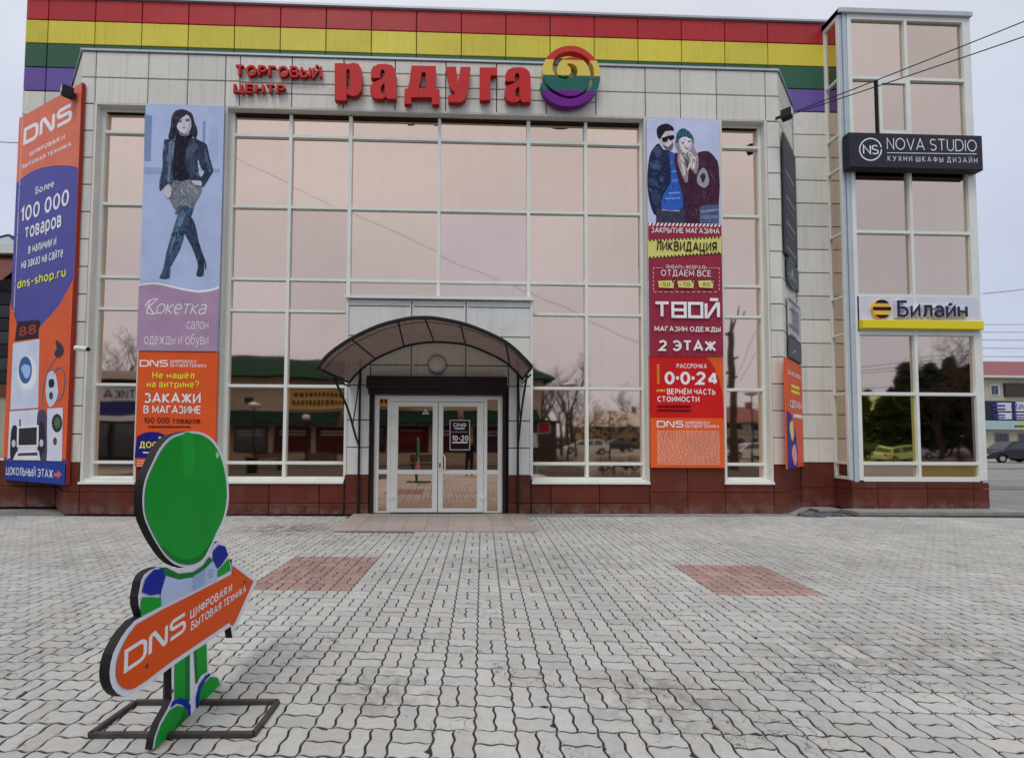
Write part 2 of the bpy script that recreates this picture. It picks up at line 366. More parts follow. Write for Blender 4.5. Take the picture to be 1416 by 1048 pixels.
def stroke(pts, th):
    """mitred quads along a polyline"""
    closed = len(pts) > 3 and abs(pts[0][0]-pts[-1][0]) < 1e-6 and abs(pts[0][1]-pts[-1][1]) < 1e-6
    p = [pts[0]]
    for q in pts[1:]:
        if math.hypot(q[0]-p[-1][0], q[1]-p[-1][1]) > 1e-4: p.append(q)
    if closed and math.hypot(p[0][0]-p[-1][0], p[0][1]-p[-1][1]) < 1e-4: p.pop()
    n = len(p); h = th/2; Lp = []; Rp = []
    for i in range(n):
        a = p[i-1] if (i > 0 or closed) else None; b = p[i]; c = p[(i+1) % n] if (i < n-1 or closed) else None
        d1 = None if a is None else (b[0]-a[0], b[1]-a[1]); d2 = None if c is None else (c[0]-b[0], c[1]-b[1])
        if d1: l1 = math.hypot(*d1) or 1; d1 = (d1[0]/l1, d1[1]/l1)
        if d2: l2 = math.hypot(*d2) or 1; d2 = (d2[0]/l2, d2[1]/l2)
        d1 = d1 or d2; d2 = d2 or d1
        n1 = (-d1[1], d1[0]); n2 = (-d2[1], d2[0]); m = (n1[0]+n2[0], n1[1]+n2[1]); ml = math.hypot(*m)
        if ml < .3: m = n1; k = 1
        else:
            m = (m[0]/ml, m[1]/ml); k = min(2.4, 1/max(.2, m[0]*n1[0]+m[1]*n1[1]))
        Lp.append((b[0]+m[0]*h*k, b[1]+m[1]*h*k)); Rp.append((b[0]-m[0]*h*k, b[1]-m[1]*h*k))
    return Lp, Rp, closed
def layout(s, font, th, gap):
    x = 0; out_ = []
    for ch in s:
        if ch == ' ': x += .42; continue
        g = glyph(ch, font)
        if not g: continue
        x0 = min(p[0] for st in g for p in st); x1 = max(p[0] for st in g for p in st)
        out_.append((ch, [[(p[0]-x0+x, p[1]) for p in st] for st in g])); x += x1-x0+th+gap
    return out_, x-th-gap
def text(mb, pl, s, box, th=.16, top=1.0, d=.01, mi=0, ex=0.0, font=None, gap=.16, shear=0.0, side=None):
    """s fitted into box = (u0, z0, u1, z1) of plane pl; z0 is the baseline, z1 the top of letters of height `top`"""
    gl, wd = layout(s, font, th, gap)
    u0, z0, u1, z1 = box
    sz = (z1-z0)/(top+0*th); sx = (u1-u0)/max(.01, wd+th)
    zb = z0; res = []
    kz = (z1-z0)/(top); 
    for gi, (ch, sts) in enumerate(gl):
        for si, st in enumerate(sts):
            Lp, Rp, cl = stroke(st, th)
            f = lambda q: (u0+(q[0]+th/2+shear*q[1])*sx, zb+(th/2+q[1]*(top-th)/top)*kz)
            dd = d+ex+si*.00008+(gi % 2)*.00004
            n = len(Lp); rng = range(n if cl else n-1)
            for i in rng:
                j = (i+1) % n
                q = [f(Rp[i]), f(Rp[j]), f(Lp[j]), f(Lp[i])]
                if area(q) < 0: q = q[::-1]
                if abs(area(q)) < 1e-9: continue
                mb.add([pl.P(a, b, dd) for a, b in q], [(0, 1, 2, 3)], mi)
            if ex:
                for side_ in (Lp, Rp):
                    for i in rng:
                        j = (i+1) % n; a, b = f(side_[i]), f(side_[j])
                        mb.add([pl.P(*a, dd), pl.P(*b, dd), pl.P(*b, d), pl.P(*a, d)], [(0, 1, 2, 3)], mi if side is None else side)
                if not cl:
                    for i in (0, n-1):
                        a, b = f(Lp[i]), f(Rp[i])
                        mb.add([pl.P(*a, dd), pl.P(*b, dd), pl.P(*b, d), pl.P(*a, d)], [(0, 1, 2, 3)], mi if side is None else side)
def greek(mb, pl, box, rows, d, mi=0, fill=.55, seed=1, wmin=.02, wmax=.09):
    """fine print too small to read: rows of short dashes"""
    rn = random.Random(seed); u0, z0, u1, z1 = box; rh = (z1-z0)/rows; W_ = u1-u0
    for r_ in range(rows):
        u = u0; z = z1-(r_+1)*rh
        while u < u1:
            ww = W_*rn.uniform(wmin, wmax); e_ = min(u+ww, u1)
            mb.poly(pl, [(u, z+rh*.2), (e_, z+rh*.2), (e_, z+rh*(.2+fill)), (u, z+rh*(.2+fill))], d, mi); u = e_+W_*.012

class Print:
    """flat printed artwork of a banner: inks are sheets a millimetre apart"""
    def __init__(s, pl, off=(0, 0), sc=1.0): s.pl = pl; s.mb = MB(); s.inks = []; s.d = .0; s.off = off; s.sc = sc; s.k = 0
    def ink(s, c):
        if c not in s.inks: s.inks.append(c)
        return s.inks.index(c)
    def setc(s, off, sc): s.off = off; s.sc = sc
    def q(s, pts): return s.pl.pts(pts, s.off, s.sc, s.base)
    base = 0.0
    def lay(s): s.k += 1; return s.base+.0012+s.k*.0003
    def shape(s, pts, c, sm=0, d=None):
        if sm: pts = smooth(pts, sm)
        s.mb.poly(s.pl, s.q(pts), s.lay() if d is None else d, s.ink(c))
    def folds(s, poly, c, n, ang=80, ln=(10, 30), seed=1, amp=34, wd=.13):
        """light and dark creases of photographed cloth or hair inside a shape"""
        rn = random.Random(seed); xs = [q[0] for q in poly]; ys = [q[1] for q in poly]
        def inside(x, y):
            r_ = False
            for i in range(len(poly)):
                (x1, y1), (x2, y2) = poly[i-1], poly[i]
                if (y1 > y) != (y2 > y) and x < (x2-x1)*(y-y1)/(y2-y1)+x1: r_ = not r_
            return r_
        lv = [s.lay() for _ in range(5)]
        for k in range(n*6):
            if n <= 0: break
            x, y = rn.uniform(min(xs), max(xs)), rn.uniform(min(ys), max(ys)); a = R(ang+rn.gauss(0, 22)); l = rn.uniform(*ln)/2; w_ = l*wd*rn.uniform(.6, 1.6); dx_, dy_ = math.cos(a), math.sin(a)
            if not (inside(x-dx_*l, y-dy_*l) and inside(x+dx_*l, y+dy_*l) and inside(x, y)): continue
            n -= 1; t_ = rn.choice((-1, -.5, .4, .8, 1.2)); cc = tuple(int(max(4, min(250, v+amp*t_*(v/255+.35)))) for v in c); cc = tuple(v//6*6 for v in cc); b_ = rn.uniform(-.3, .3)*l
            s.shape([(x-dx_*l, y-dy_*l), (x-dy_*w_+dx_*b_, y+dx_*w_+dy_*b_), (x+dx_*l, y+dy_*l), (x+dy_*w_+dx_*b_, y-dx_*w_+dy_*b_)], cc, 2, lv[n % 5])
    def uv(s, pts, c): s.mb.poly(s.pl, pts, s.lay(), s.ink(c))
    def text(s, t, bl, tr, c, th=.16, top=1.0, font=None, gap=.16, shear=0.0, tl=None):
        a, b = s.q([bl, tr])
        if tl: b = (b[0], s.q([tl])[0][1])
        text(s.mb, s.pl, t, (a[0], a[1], b[0], b[1]), th, top, s.lay(), s.ink(c), 0, font, gap, shear); s.k += 2
    def line(s, pts, wd, c):
        P = s.q(pts); Lp, Rp, cl = stroke(P, wd); d = s.lay(); mi = s.ink(c)
        for i in range(len(Lp)-1):
            s.mb.poly(s.pl, [Rp[i], Rp[i+1], Lp[i+1], Lp[i]], d, mi)
    def greek(s, bl, tr, rows, c, **k):
        a, b = s.q([bl, tr]); greek(s.mb, s.pl, (a[0], a[1], b[0], b[1]), rows, s.lay(), s.ink(c), **k)
    photo = False
    def build(s, parent, name='printed_artwork'):
        f = (lambda *c: paint('photo_print_%d_%d_%d' % c, disp(*c), rough=.5, var=.30, scale=16, spec=.08, bump=.08, bscale=5, dirt=tuple(v*.8+.05 for v in disp(*c)), dscale=7, damt=.5)) if s.photo else ink
        return s.mb.build(name, [(ink if s.photo and max(c) > 160 and c[2] >= c[0] else f)(*c) for c in s.inks], parent)


# ================================================================== GROUND
def ground_mat(name, c1, c2, scale, rough=.9, bump=.3, spots=None):
    m, n, l, b = new_mat(name)
    g = n.new('ShaderNodeNewGeometry'); z = n.new('ShaderNodeTexNoise'); z.inputs['Scale'].default_value = scale; z.inputs['Detail'].default_value = 9; z.inputs['Roughness'].default_value = .65
    l.new(g.outputs['Position'], z.inputs[0]); r = n.new('ShaderNodeValToRGB'); l.new(z.outputs[0], r.inputs[0])
    r.color_ramp.elements[0].position = .32; r.color_ramp.elements[0].color = (*c1, 1); r.color_ramp.elements[1].position = .68; r.color_ramp.elements[1].color = (*c2, 1)
    l.new(r.outputs[0], b.inputs['Base Color']); b.inputs['Roughness'].default_value = rough
    z2 = n.new('ShaderNodeTexNoise'); z2.inputs['Scale'].default_value = 60; z2.inputs['Detail'].default_value = 4; l.new(g.outputs['Position'], z2.inputs[0])
    bp = n.new('ShaderNodeBump'); bp.inputs['Strength'].default_value = bump; bp.inputs['Distance'].default_value = .01; l.new(z2.outputs[0], bp.inputs['Height']); l.new(bp.outputs[0], b.inputs['Normal'])
    return m
M_ASPH = ground_mat('dusty_asphalt', (.17, .165, .155), (.25, .24, .225), .9)
M_JOINT = ground_mat('dark_joint_soil', (.014, .011, .010), (.045, .034, .028), 7)
M_EARTH = ground_mat('brown_verge_earth', (.12, .09, .065), (.22, .18, .14), 2.5)
M_CONC = ground_mat('grey_kerb_concrete', (.22, .22, .21), (.34, .34, .33), 3)
def grid_sheet(name, x0, x1, y0, y1, z, mat, parent=None):
    mb = MB(); mb.add([(x0, y0, z), (x1, y0, z), (x1, y1, z), (x0, y1, z)], [(0, 1, 2, 3)]); o = mb.build(name, mat, parent); return o
gr = grid_sheet('ground', -900, 900, -900, 900, -.05, M_ASPH); gr['kind'] = 'structure'

def paver_mat(name, base, var, red=False):
    m, n, l, b = new_mat(name); b.inputs['Roughness'].default_value = .88; b.inputs['Specular IOR Level'].default_value = .3
    g = n.new('ShaderNodeNewGeometry'); at_ = n.new('ShaderNodeAttribute'); at_.attribute_name = 'tone'; oi = n.new('ShaderNodeObjectInfo')
    def noise(sc, det=4, rg=.55):
        z = n.new('ShaderNodeTexNoise'); z.inputs['Scale'].default_value = sc; z.inputs['Detail'].default_value = det; z.inputs['Roughness'].default_value = rg
        l.new(g.outputs['Position'], z.inputs[0]); return z.outputs[0]
    def mrange(i, a, b_, c, d):
        r = n.new('ShaderNodeMapRange'); r.inputs[1].default_value = a; r.inputs[2].default_value = b_; r.inputs[3].default_value = c; r.inputs[4].default_value = d; l.new(i, r.inputs[0]); return r.outputs[0]
    def mul(a, b_):
        q = n.new('ShaderNodeMath'); q.operation = 'MULTIPLY'; l.new(a, q.inputs[0]); l.new(b_, q.inputs[1]); return q.outputs[0]
    k = mul(mrange(at_.outputs['Fac'], 0, 1, 1-var, 1+var), mrange(oi.outputs['Random'], 0, 1, 1-var, 1+var))
    k = mul(k, mrange(noise(.55, 5), .3, .7, .84, 1.1)); k = mul(k, mrange(noise(22, 5, .7), .3, .7, .88, 1.1))
    v = n.new('ShaderNodeVectorMath'); v.operation = 'SCALE'; v.inputs[0].default_value = base; l.new(k, v.inputs[3]); cur = v.outputs[0]
    hv = n.new('ShaderNodeMixRGB'); hv.blend_type = 'MULTIPLY'; hv.inputs[0].default_value = 1.0; l.new(cur, hv.inputs[1])
    hr = n.new('ShaderNodeValToRGB'); ad = n.new('ShaderNodeMath'); ad.operation = 'ADD'; l.new(at_.outputs['Fac'], ad.inputs[0]); l.new(oi.outputs['Random'], ad.inputs[1]); fr_ = n.new('ShaderNodeMath'); fr_.operation = 'FRACT'
    m7 = n.new('ShaderNodeMath'); m7.operation = 'MULTIPLY'; m7.inputs[1].default_value = 7.3; l.new(ad.outputs[0], m7.inputs[0]); l.new(m7.outputs[0], fr_.inputs[0]); l.new(fr_.outputs[0], hr.inputs[0])
    hr.color_ramp.elements[0].color = (1.0, .955, .935, 1); hr.color_ramp.elements[1].color = (.97, 1.0, 1.0, 1); l.new(hr.outputs[0], hv.inputs[2]); cur = hv.outputs[0]
    # worn blotches, and stains that lie where the photograph has them
    mx_ = n.new('ShaderNodeMixRGB'); l.new(mul(mrange(noise(5.5, 8, .75), .54, .67, 0, .45), mrange(noise(.9, 3), .45, .6, 0, 1)), mx_.inputs[0]); l.new(cur, mx_.inputs[1])
    mx_.inputs[2].default_value = (.30, .24, .215, 1) if not red else (.42, .33, .29, 1); cur = mx_.outputs[0]
    for (sx, sy, rx, ry, amt, colr) in ((-3.2, 8.7, 1.2, .7, .85, (.10, .075, .06)), (.9, 6.3, 2.1, .8, .5, (.2, .185, .175)), (3.6, 3.6, 1.8, .6, .42, (.13, .1, .085)), (-.5, 3.2, .5, .4, .5, (.14, .11, .1)), (1.3, 3.0, .7, .5, .5, (.15, .11, .095)), (6.0, 6.2, 2.0, .5, .35, (.16, .14, .13)), (-4.8, 6.6, 1.8, .6, .35, (.18, .15, .14)), (3.0, 10.1, 5.0, .18, .7, (.12, .1, .09)), (-5.5, 10.15, 3.0, .18, .7, (.12, .1, .09)), (3.4, 9.0, 3.5, .7, .3, (.25, .2, .18)), (-10.5, 9.9, 1.5, .8, .8, (.12, .11, .10))):
        d_ = n.new('ShaderNodeVectorMath'); d_.operation = 'SUBTRACT'; l.new(g.outputs['Position'], d_.inputs[0]); d_.inputs[1].default_value = (sx, sy, 0)
        e_ = n.new('ShaderNodeVectorMath'); e_.operation = 'MULTIPLY'; l.new(d_.outputs[0], e_.inputs[0]); e_.inputs[1].default_value = (1/rx, 1/ry, 0)
        f_ = n.new('ShaderNodeVectorMath'); f_.operation = 'LENGTH'; l.new(e_.outputs[0], f_.inputs[0])
        mm = mul(mrange(f_.outputs['Value'], .35, 1.0, amt, 0), mrange(noise(6.5, 9, .75), .44, .58, 0, 1))
        q = n.new('ShaderNodeMixRGB'); l.new(mm, q.inputs[0]); l.new(cur, q.inputs[1]); q.inputs[2].default_value = (*colr, 1); cur = q.outputs[0]
    # cracks in some stones
    vo = n.new('ShaderNodeTexVoronoi'); vo.feature = 'DISTANCE_TO_EDGE'; vo.inputs['Scale'].default_value = 9; wv = n.new('ShaderNodeVectorMath'); wv.operation = 'ADD'
    zc = n.new('ShaderNodeTexNoise'); zc.inputs['Scale'].default_value = 14; l.new(g.outputs['Position'], zc.inputs[0]); l.new(g.outputs['Position'], wv.inputs[0])
    zs = n.new('ShaderNodeVectorMath'); zs.operation = 'SCALE'; zs.inputs[3].default_value = .12; l.new(zc.outputs['Color'], zs.inputs[0]); l.new(zs.outputs[0], wv.inputs[1]); l.new(wv.outputs[0], vo.inputs[0])
    cr = mul(mrange(vo.outputs['Distance'], .006, .03, .85, 0), mrange(noise(1.7, 4, .6), .52, .6, 0, 1))
    q = n.new('ShaderNodeMixRGB'); l.new(cr, q.inputs[0]); l.new(cur, q.inputs[1]); q.inputs[2].default_value = (.09, .07, .06, 1); cur = q.outputs[0]
    l.new(cur, b.inputs['Base Color'])
    z = n.new('ShaderNodeTexNoise'); z.inputs['Scale'].default_value = 90; z.inputs['Detail'].default_value = 5; l.new(g.outputs['Position'], z.inputs[0])
    bp = n.new('ShaderNodeBump'); bp.inputs['Strength'].default_value = .35; bp.inputs['Distance'].default_value = .006; l.new(z.outputs[0], bp.inputs['Height']); l.new(bp.outputs[0], b.inputs['Normal'])
    return m
M_PAV = paver_mat('grey_concrete_paver', (.49, .495, .475), .09)
M_PAVR = paver_mat('red_concrete_paver', (.41, .28, .25), .16, True)

S = .24; PO = (.0809, 2.4942); PA = R(-2.716)
def pw(x, y): return (PO[0]+x*math.cos(PA)-y*math.sin(PA), PO[1]+x*math.sin(PA)+y*math.cos(PA))
WV = [(0, 0), (.1, 1), (.16, 1), (.34, -1), (.4, -1), (.5, 0), (.6, 1), (.66, 1), (.84, -1), (.9, -1), (1, 0)]
AMP = .0062
def paver_outline(horiz, half):
    """local outline of one wavy paver inside its square cell"""
    def w_(t):
        for (a, b), (c, d) in zip(WV, WV[1:]):
            if a <= t <= c: return b+(d-b)*(t-a)/(c-a)
        return 0
    full = [t for t, _ in WV]; lo = [t for t in full if t <= .5]; hi = [t for t in full if t >= .5]; h = lo if half == 0 else hi
    p = []
    for t in full: p.append((t*S, (0 if half == 0 else .5)*S+w_(t)*AMP))
    for t in h[1:]: p.append((S+w_(t)*AMP, t*S))
    for t in full[::-1][1:]: p.append((t*S, (.5 if half == 0 else 1)*S+w_(t)*AMP))
    for t in h[::-1][1:-1]: p.append((w_(t)*AMP, t*S))
    if not horiz: p = [(y, x) for x, y in p][::-1]
    return p
def inset(p, d):
    n = len(p); o = []
    for i in range(n):
        a, b, c = p[i-1], p[i], p[(i+1) % n]
        d1 = (b[0]-a[0], b[1]-a[1]); d2 = (c[0]-b[0], c[1]-b[1]); l1 = math.hypot(*d1) or 1; l2 = math.hypot(*d2) or 1
        nx, ny = -d1[1]/l1-d2[1]/l2, d1[0]/l1+d2[0]/l2; l = math.hypot(nx, ny) or 1
        o.append((b[0]+nx/l*d, b[1]+ny/l*d))
    return o
def paver_geo(horiz, half, rn, chip=False):
    p = paver_outline(horiz, half); a = [(x+rn.uniform(-.0015, .0015), y+rn.uniform(-.0015, .0015)) for x, y in inset(p, .0070)]; b = inset(a, .0035)
    if chip:
        k = rn.randrange(len(a)); dd = rn.uniform(.15, .42); cx0, cy0 = sum(q[0] for q in a)/len(a), sum(q[1] for q in a)/len(a)
        for m_i in range(rn.choice((1, 2, 3))): i_ = (k+m_i) % len(a); f_ = dd*rn.uniform(.5, 1); a[i_] = (a[i_][0]+(cx0-a[i_][0])*f_, a[i_][1]+(cy0-a[i_][1])*f_)
        b = inset(a, .0035)
    z0 = rn.uniform(-.0012, .002); tx, ty = rn.uniform(-.014, .014), rn.uniform(-.014, .014)
    cx, cy = sum(q[0] for q in p)/len(p), sum(q[1] for q in p)/len(p)
    z = lambda q: z0+(q[0]-cx)*tx+(q[1]-cy)*ty
    n = len(a)
    vs = [(x, y, -.02) for x, y in a]+[(x, y, z((x, y))-.003) for x, y in a]+[(x, y, z((x, y))) for x, y in b]
    fs = [tuple(2*n+i for i in range(n))]
    for i in range(n):
        j = (i+1) % n; fs += [(i, j, n+j, n+i), (n+i, n+j, 2*n+j, 2*n+i)]
    return vs, fs
pv = grid_sheet('pavement', -16, 19, -9, 10.2, -.0062, M_JOINT); pv['kind'] = 'structure'
def is_red(i, j):
    return (-11 <= i <= -7 and 11 <= j <= 16) or (11 <= i <= 15 and 11 <= j <= 15)
cells = []
for i in range(-62, 76):
    for j in range(-18, 33):
        x, y = pw((i+.5)*S, (j+.5)*S)
        if y > 10.12 and not (x > 13.2 and y < 10.1): continue
        if y > 1.4:
            if x < -1.05*y-1.6 or x > 1.29*y+1.6: continue
        elif abs(x-.4) > 3.6: continue
        if -2.34 < x < 1.36 and y > 8.42: continue
        vis = 0
        r_ = Vector((x, y, 0))-Vector((0, 0, CH)); zc = r_.dot(CF)
        if zc > .3:
            sx = PX+FP*r_.dot(CR)/zc; sy = PY-FP*r_.dot(CU)/zc
            if -30 < sx < PW+30 and sy < PH+20: vis = 1
        cells.append((0 if vis else 1, math.hypot(x, y), i, j))
cells.sort()
rn = random.Random(3)
def set_tone(me, vals):
    a = me.attributes.new('tone', 'FLOAT', 'FACE'); a.data.foreach_set('value', vals)
near = [c for c in cells if not is_red(c[2], c[3])][:150]; nearset = {(c[2], c[3]) for c in near}
variants = {}
for hz in (0, 1):
    for hf in (0, 1):
        for k in range(9):
            vs, fs = paver_geo(hz, hf, rn, k == 8); me = bpy.data.meshes.new('paver'); me.from_pydata(vs, [], fs); me.materials.append(M_PAV); set_tone(me, [.5]*len(fs)); variants[hz, hf, k] = me
for _, _, i, j in near:
    hz = 1 if (i+j) % 2 == 0 else 0
    for hf in (0, 1):
        o = bpy.data.objects.new('paver', variants[hz, hf, rn.randrange(8) if rn.random() > .08 else 8]); COL.objects.link(o)
        x, y = pw(i*S, j*S); o.location = (x, y, 0); o.rotation_euler = (0, 0, PA); o.parent = pv
def paver_mass(name, lst, mat, label=None):
    V = []; F = []; T = []
    for _, _, i, j in lst:
        hz = 1 if (i+j) % 2 == 0 else 0
        for hf in (0, 1):
            vs, fs = paver_geo(hz, hf, rn, rn.random() < .07); o = len(V); tn = rn.random(); sink = -rn.uniform(.001, .003) if rn.random() < .06 else 0; vs = [(x_, y_, z_+sink) for x_, y_, z_ in vs]
            for x, y, z in vs:
                X, Y = pw(i*S+x, j*S+y); V.append((X, Y, z))
            F += [tuple(q+o for q in f) for f in fs]; T += [tn]*len(fs)
    me = bpy.data.meshes.new(name); me.from_pydata(V, [], F); me.materials.append(mat); set_tone(me, T)
    o = bpy.data.objects.new(name, me); COL.objects.link(o); o.parent = pv; o['kind'] = 'stuff'
    if label: o['label'] = label
    return o
paver_mass('paver_field', [c for c in cells if (c[2], c[3]) not in nearset and not is_red(c[2], c[3])], M_PAV)
paver_mass('red_paver_patch', [c for c in cells if is_red(c[2], c[3]) and c[2] < 0], M_PAVR, 'faded red square of pavers left of the entrance')
paver_mass('red_paver_patch', [c for c in cells if is_red(c[2], c[3]) and c[2] > 0], M_PAVR, 'faded red square of pavers right of the entrance')

# concrete apron along the wall, broken asphalt patch, entrance slab
ap = MB(); ap.box(1.42, 7.55, 10.06, 10.26, -.03, .02); ap.add([(7.55, 10.06, -.03), (8.75, 11.2, -.03), (8.65, 11.33, -.03), (7.5, 10.26, -.03), (7.55, 10.06, .02), (8.75, 11.2, .02), (8.65, 11.33, .02), (7.5, 10.26, .02)], [(4, 5, 6, 7), (0, 1, 5, 4), (1, 2, 6, 5), (2, 3, 7, 6), (3, 0, 4, 7)])
ap.box(8.75, 9.4, 10.9, 11.33, -.03, .02); o = ap.build('apron_strip', M_CONC); o['kind'] = 'structure'
kb = MB(); kb.box(9.2, 13.35, 10.28, 10.82, -.03, .055); kb.box(13.05, 13.42, 10.32, 11.6, -.03, .05); o = kb.build('tower_kerb', M_CONC); tag(o, 'low grey concrete kerb running under the glass corner tower', 'kerb')
lump = MB(); rn2 = random.Random(5)
for k in range(9):
    cx, cy = 7.75+k*.11+rn2.uniform(-.05, .05), 10.02+k*.045+rn2.uniform(-.08, .08); r0 = rn2.uniform(.09, .2)
    pts = [(cx+r0*rn2.uniform(.7, 1.3)*math.cos(a), cy+r0*.8*rn2.uniform(.7, 1.3)*math.sin(a)) for a in [q*math.pi/4 for q in range(8)]]
    h = rn2.uniform(.03, .085)
    lump.add([(x, y, -.03) for x, y in pts]+[(cx+(x-cx)*.8, cy+(y-cy)*.8, h*rn2.uniform(.6, 1)) for x, y in pts]+[(cx, cy, h)], [(i_, (i_+1) % 8, 8+(i_+1) % 8, 8+i_) for i_ in range(8)]+[(8+i_, 8+(i_+1) % 8, 16) for i_ in range(8)])
o = lump.build('broken_asphalt', ground_mat('broken_asphalt_mix', (.05, .05, .055), (.16, .16, .17), 9)); tag(o, 'small heap of broken dark asphalt at the right wall corner', 'rubble')
# splashed dust on the lowest course of the plinth
_n = M_BRN.node_tree.nodes; _l = M_BRN.node_tree.links; _b = _n['Principled BSDF']; _src = _b.inputs['Base Color'].links[0].from_socket
_g = _n.new('ShaderNodeNewGeometry'); _s = _n.new('ShaderNodeSeparateXYZ'); _l.new(_g.outputs['Position'], _s.inputs[0]); _r = _n.new('ShaderNodeMapRange'); _r.inputs[1].default_value = .02; _r.inputs[2].default_value = .3; _r.inputs[3].default_value = .8; _r.inputs[4].default_value = 0; _l.new(_s.outputs[2], _r.inputs[0])
_z = _n.new('ShaderNodeTexNoise'); _z.inputs['Scale'].default_value = 3.5; _z.inputs['Detail'].default_value = 8; _z.inputs['Roughness'].default_value = .7; _l.new(_g.outputs['Position'], _z.inputs[0]); _q = _n.new('ShaderNodeMapRange'); _q.inputs[1].default_value = .42; _q.inputs[2].default_value = .7; _l.new(_z.outputs[0], _q.inputs[0])
_m = _n.new('ShaderNodeMath'); _m.operation = 'MULTIPLY'; _l.new(_r.outputs[0], _m.inputs[0]); _l.new(_q.outputs[0], _m.inputs[1]); _x = _n.new('ShaderNodeMixRGB'); _l.new(_m.outputs[0], _x.inputs[0]); _l.new(_src, _x.inputs[1]); _x.inputs[2].default_value = (.26, .22, .19, 1); _l.new(_x.outputs[0], _b.inputs['Base Color'])
M_TILE = paint('pale_pink_porcelain_tile', (.44, .375, .34), rough=.4, var=.07, scale=2, rnd=.08, dirt=(.22, .18, .16), dscale=2.0, damt=.4, bump=.1)
st = thing('entrance_slab', 'low slab of pale pinkish tiles in front of the glass doors', 'step', (-.5, 9.3, 0))
b_ = MB(); b_.add([(-2.36, 10.22, -.03), (-2.36, 8.44, -.03), (1.38, 8.32, -.03), (1.46, 10.22, -.03), (-2.36, 10.22, .03), (-2.36, 8.44, .012), (1.38, 8.32, .012), (1.46, 10.22, .03)], [(7, 6, 5, 4), (0, 1, 5, 4), (1, 2, 6, 5), (2, 3, 7, 6)]); b_.build('bedding', M_CONC, st)
nx, ny = 9, 4
for i in range(nx):
    for j in range(ny):
        x0, x1 = -2.36+i*.425, -2.36+(i+1)*.425-.007; y1 = 10.2-j*.452; y0 = max(y1-.445, 8.45-(x0+2.36)*.032+.01)
        if i == nx-1: x1 = 1.40
        zt = lambda y: .036-(10.2-y)*.0095
        mb = MB(); mb.add([(x0, y0, 0), (x1, y0, 0), (x1, y1, 0), (x0, y1, 0), (x0, y0, zt(y0)), (x1, y0, zt(y0)), (x1, y1, zt(y1)), (x0, y1, zt(y1))], [(4, 5, 6, 7), (0, 1, 5, 4), (1, 2, 6, 5), (2, 3, 7, 6), (3, 0, 4, 7)]); mb.build('tile', M_TILE, st)

# ================================================================== SHOPPING CENTRE
bld = thing('shopping_centre', 'two-storey shopping centre with rainbow top band, cream panels and bronze mirror glazing', 'building', (0, YF, 0))
GAP = .011
def panels(pl, us, zs, mat, name='cladding_panel', d0=-.035, d1=0.0, skip=None, gap=GAP):
    for a, b in zip(us, us[1:]):
        for c, d in zip(zs, zs[1:]):
            if skip and skip((a+b)/2, (c+d)/2): continue
            MB().panel(pl, a+gap, b-gap, c+gap, d-gap, d0, d1).build(name, mat, bld)
# backing walls
MB().box(-8.66, 7.5, 10.62, 13, 0, 10.40).box(-8.64, -8.37, 10.31, 10.62, 0, 10.4).box(-7.16, -5.45, 10.31, 10.62, 0, 9.2).box(4.31, 6.06, 10.31, 10.62, 0, 9.2).box(7.2, 7.48, 10.31, 10.62, 0, 10.4) \
    .box(-8.37, 7.2, 10.31, 10.62, 9.3, 10.4).box(-8.37, -7.16, 10.31, 10.62, 0, .70).box(-5.45, -2.6, 10.31, 10.62, 0, .70).box(1.6, 4.31, 10.31, 10.62, 0, .70).box(6.06, 7.2, 10.31, 10.62, 0, .70) \
    .box(-2.6, -2.02, 10.30, 10.62, 0, 4.85).box(1.05, 1.6, 10.30, 10.62, 0, 4.85).box(-2.02, 1.05, 10.30, 10.62, 2.72, 4.85) \
    .box(-10.97, 9.6, 11.39, 24, 0, 12.72).box(9.66, 12.9, 10.98, 20, 0, 12.5).build('core_wall', M_VOID, bld)
# chamfered corners
CHL = Plane(-9.79, 11.35, 1.13, -1.08); CHR = Plane(7.5, 10.27, 1.15, 1.08); LL = math.hypot(1.13, 1.08); LR = math.hypot(1.15, 1.08)
m_ = MB(); m_.add([CHL.P(0, 0, -.05), CHL.P(LL, 0, -.05), CHL.P(LL, 10.4, -.05), CHL.P(0, 10.4, -.05)], [(0, 1, 2, 3)]); m_.add([CHR.P(0, 0, -.05), CHR.P(LR, 0, -.05), CHR.P(LR, 10.4, -.05), CHR.P(0, 10.4, -.05)], [(0, 1, 2, 3)])
m_.build('corner_backing', M_VOID, bld)
jz = [1.137+.6245*k for k in range(14)]           # 1.137 .. 9.255
FRZ = [9.262, 9.875, 10.48]
# frieze
fx = [-8.68, -8.36, -7.19, -6.30, -5.455]
panels(FRONT, fx, FRZ, M_CLAD)
panels(FRONT, [3.118, 4.298, 5.138, 6.005, 7.19, 7.5], FRZ, M_CLAD)
panels(FRONT, [-5.455, -5.125], FRZ, M_CLAD)
panels(FRONT, [-5.125, -3.946, -2.763, -1.578, -.402, .782, 1.948, 3.118], [9.262, 9.608, 9.856, 10.162, 10.48], M_CLAD)
# corner strips, piers behind the banners
panels(FRONT, [-8.68, -8.36], jz, M_CLAD); panels(FRONT, [7.2, 7.5], jz, M_CLAD)
panels(FRONT, [-7.17, -6.30, -5.44], jz[::2]+[9.255], M_CLAD); panels(FRONT, [4.31, 5.138, 6.06], jz[::2]+[9.255], M_CLAD)
for pl, ln in ((CHL, LL), (CHR, LR)):
    panels(pl, [0, ln-.0], jz, M_CLAD); panels(pl, [0, ln], FRZ, M_CLAD)
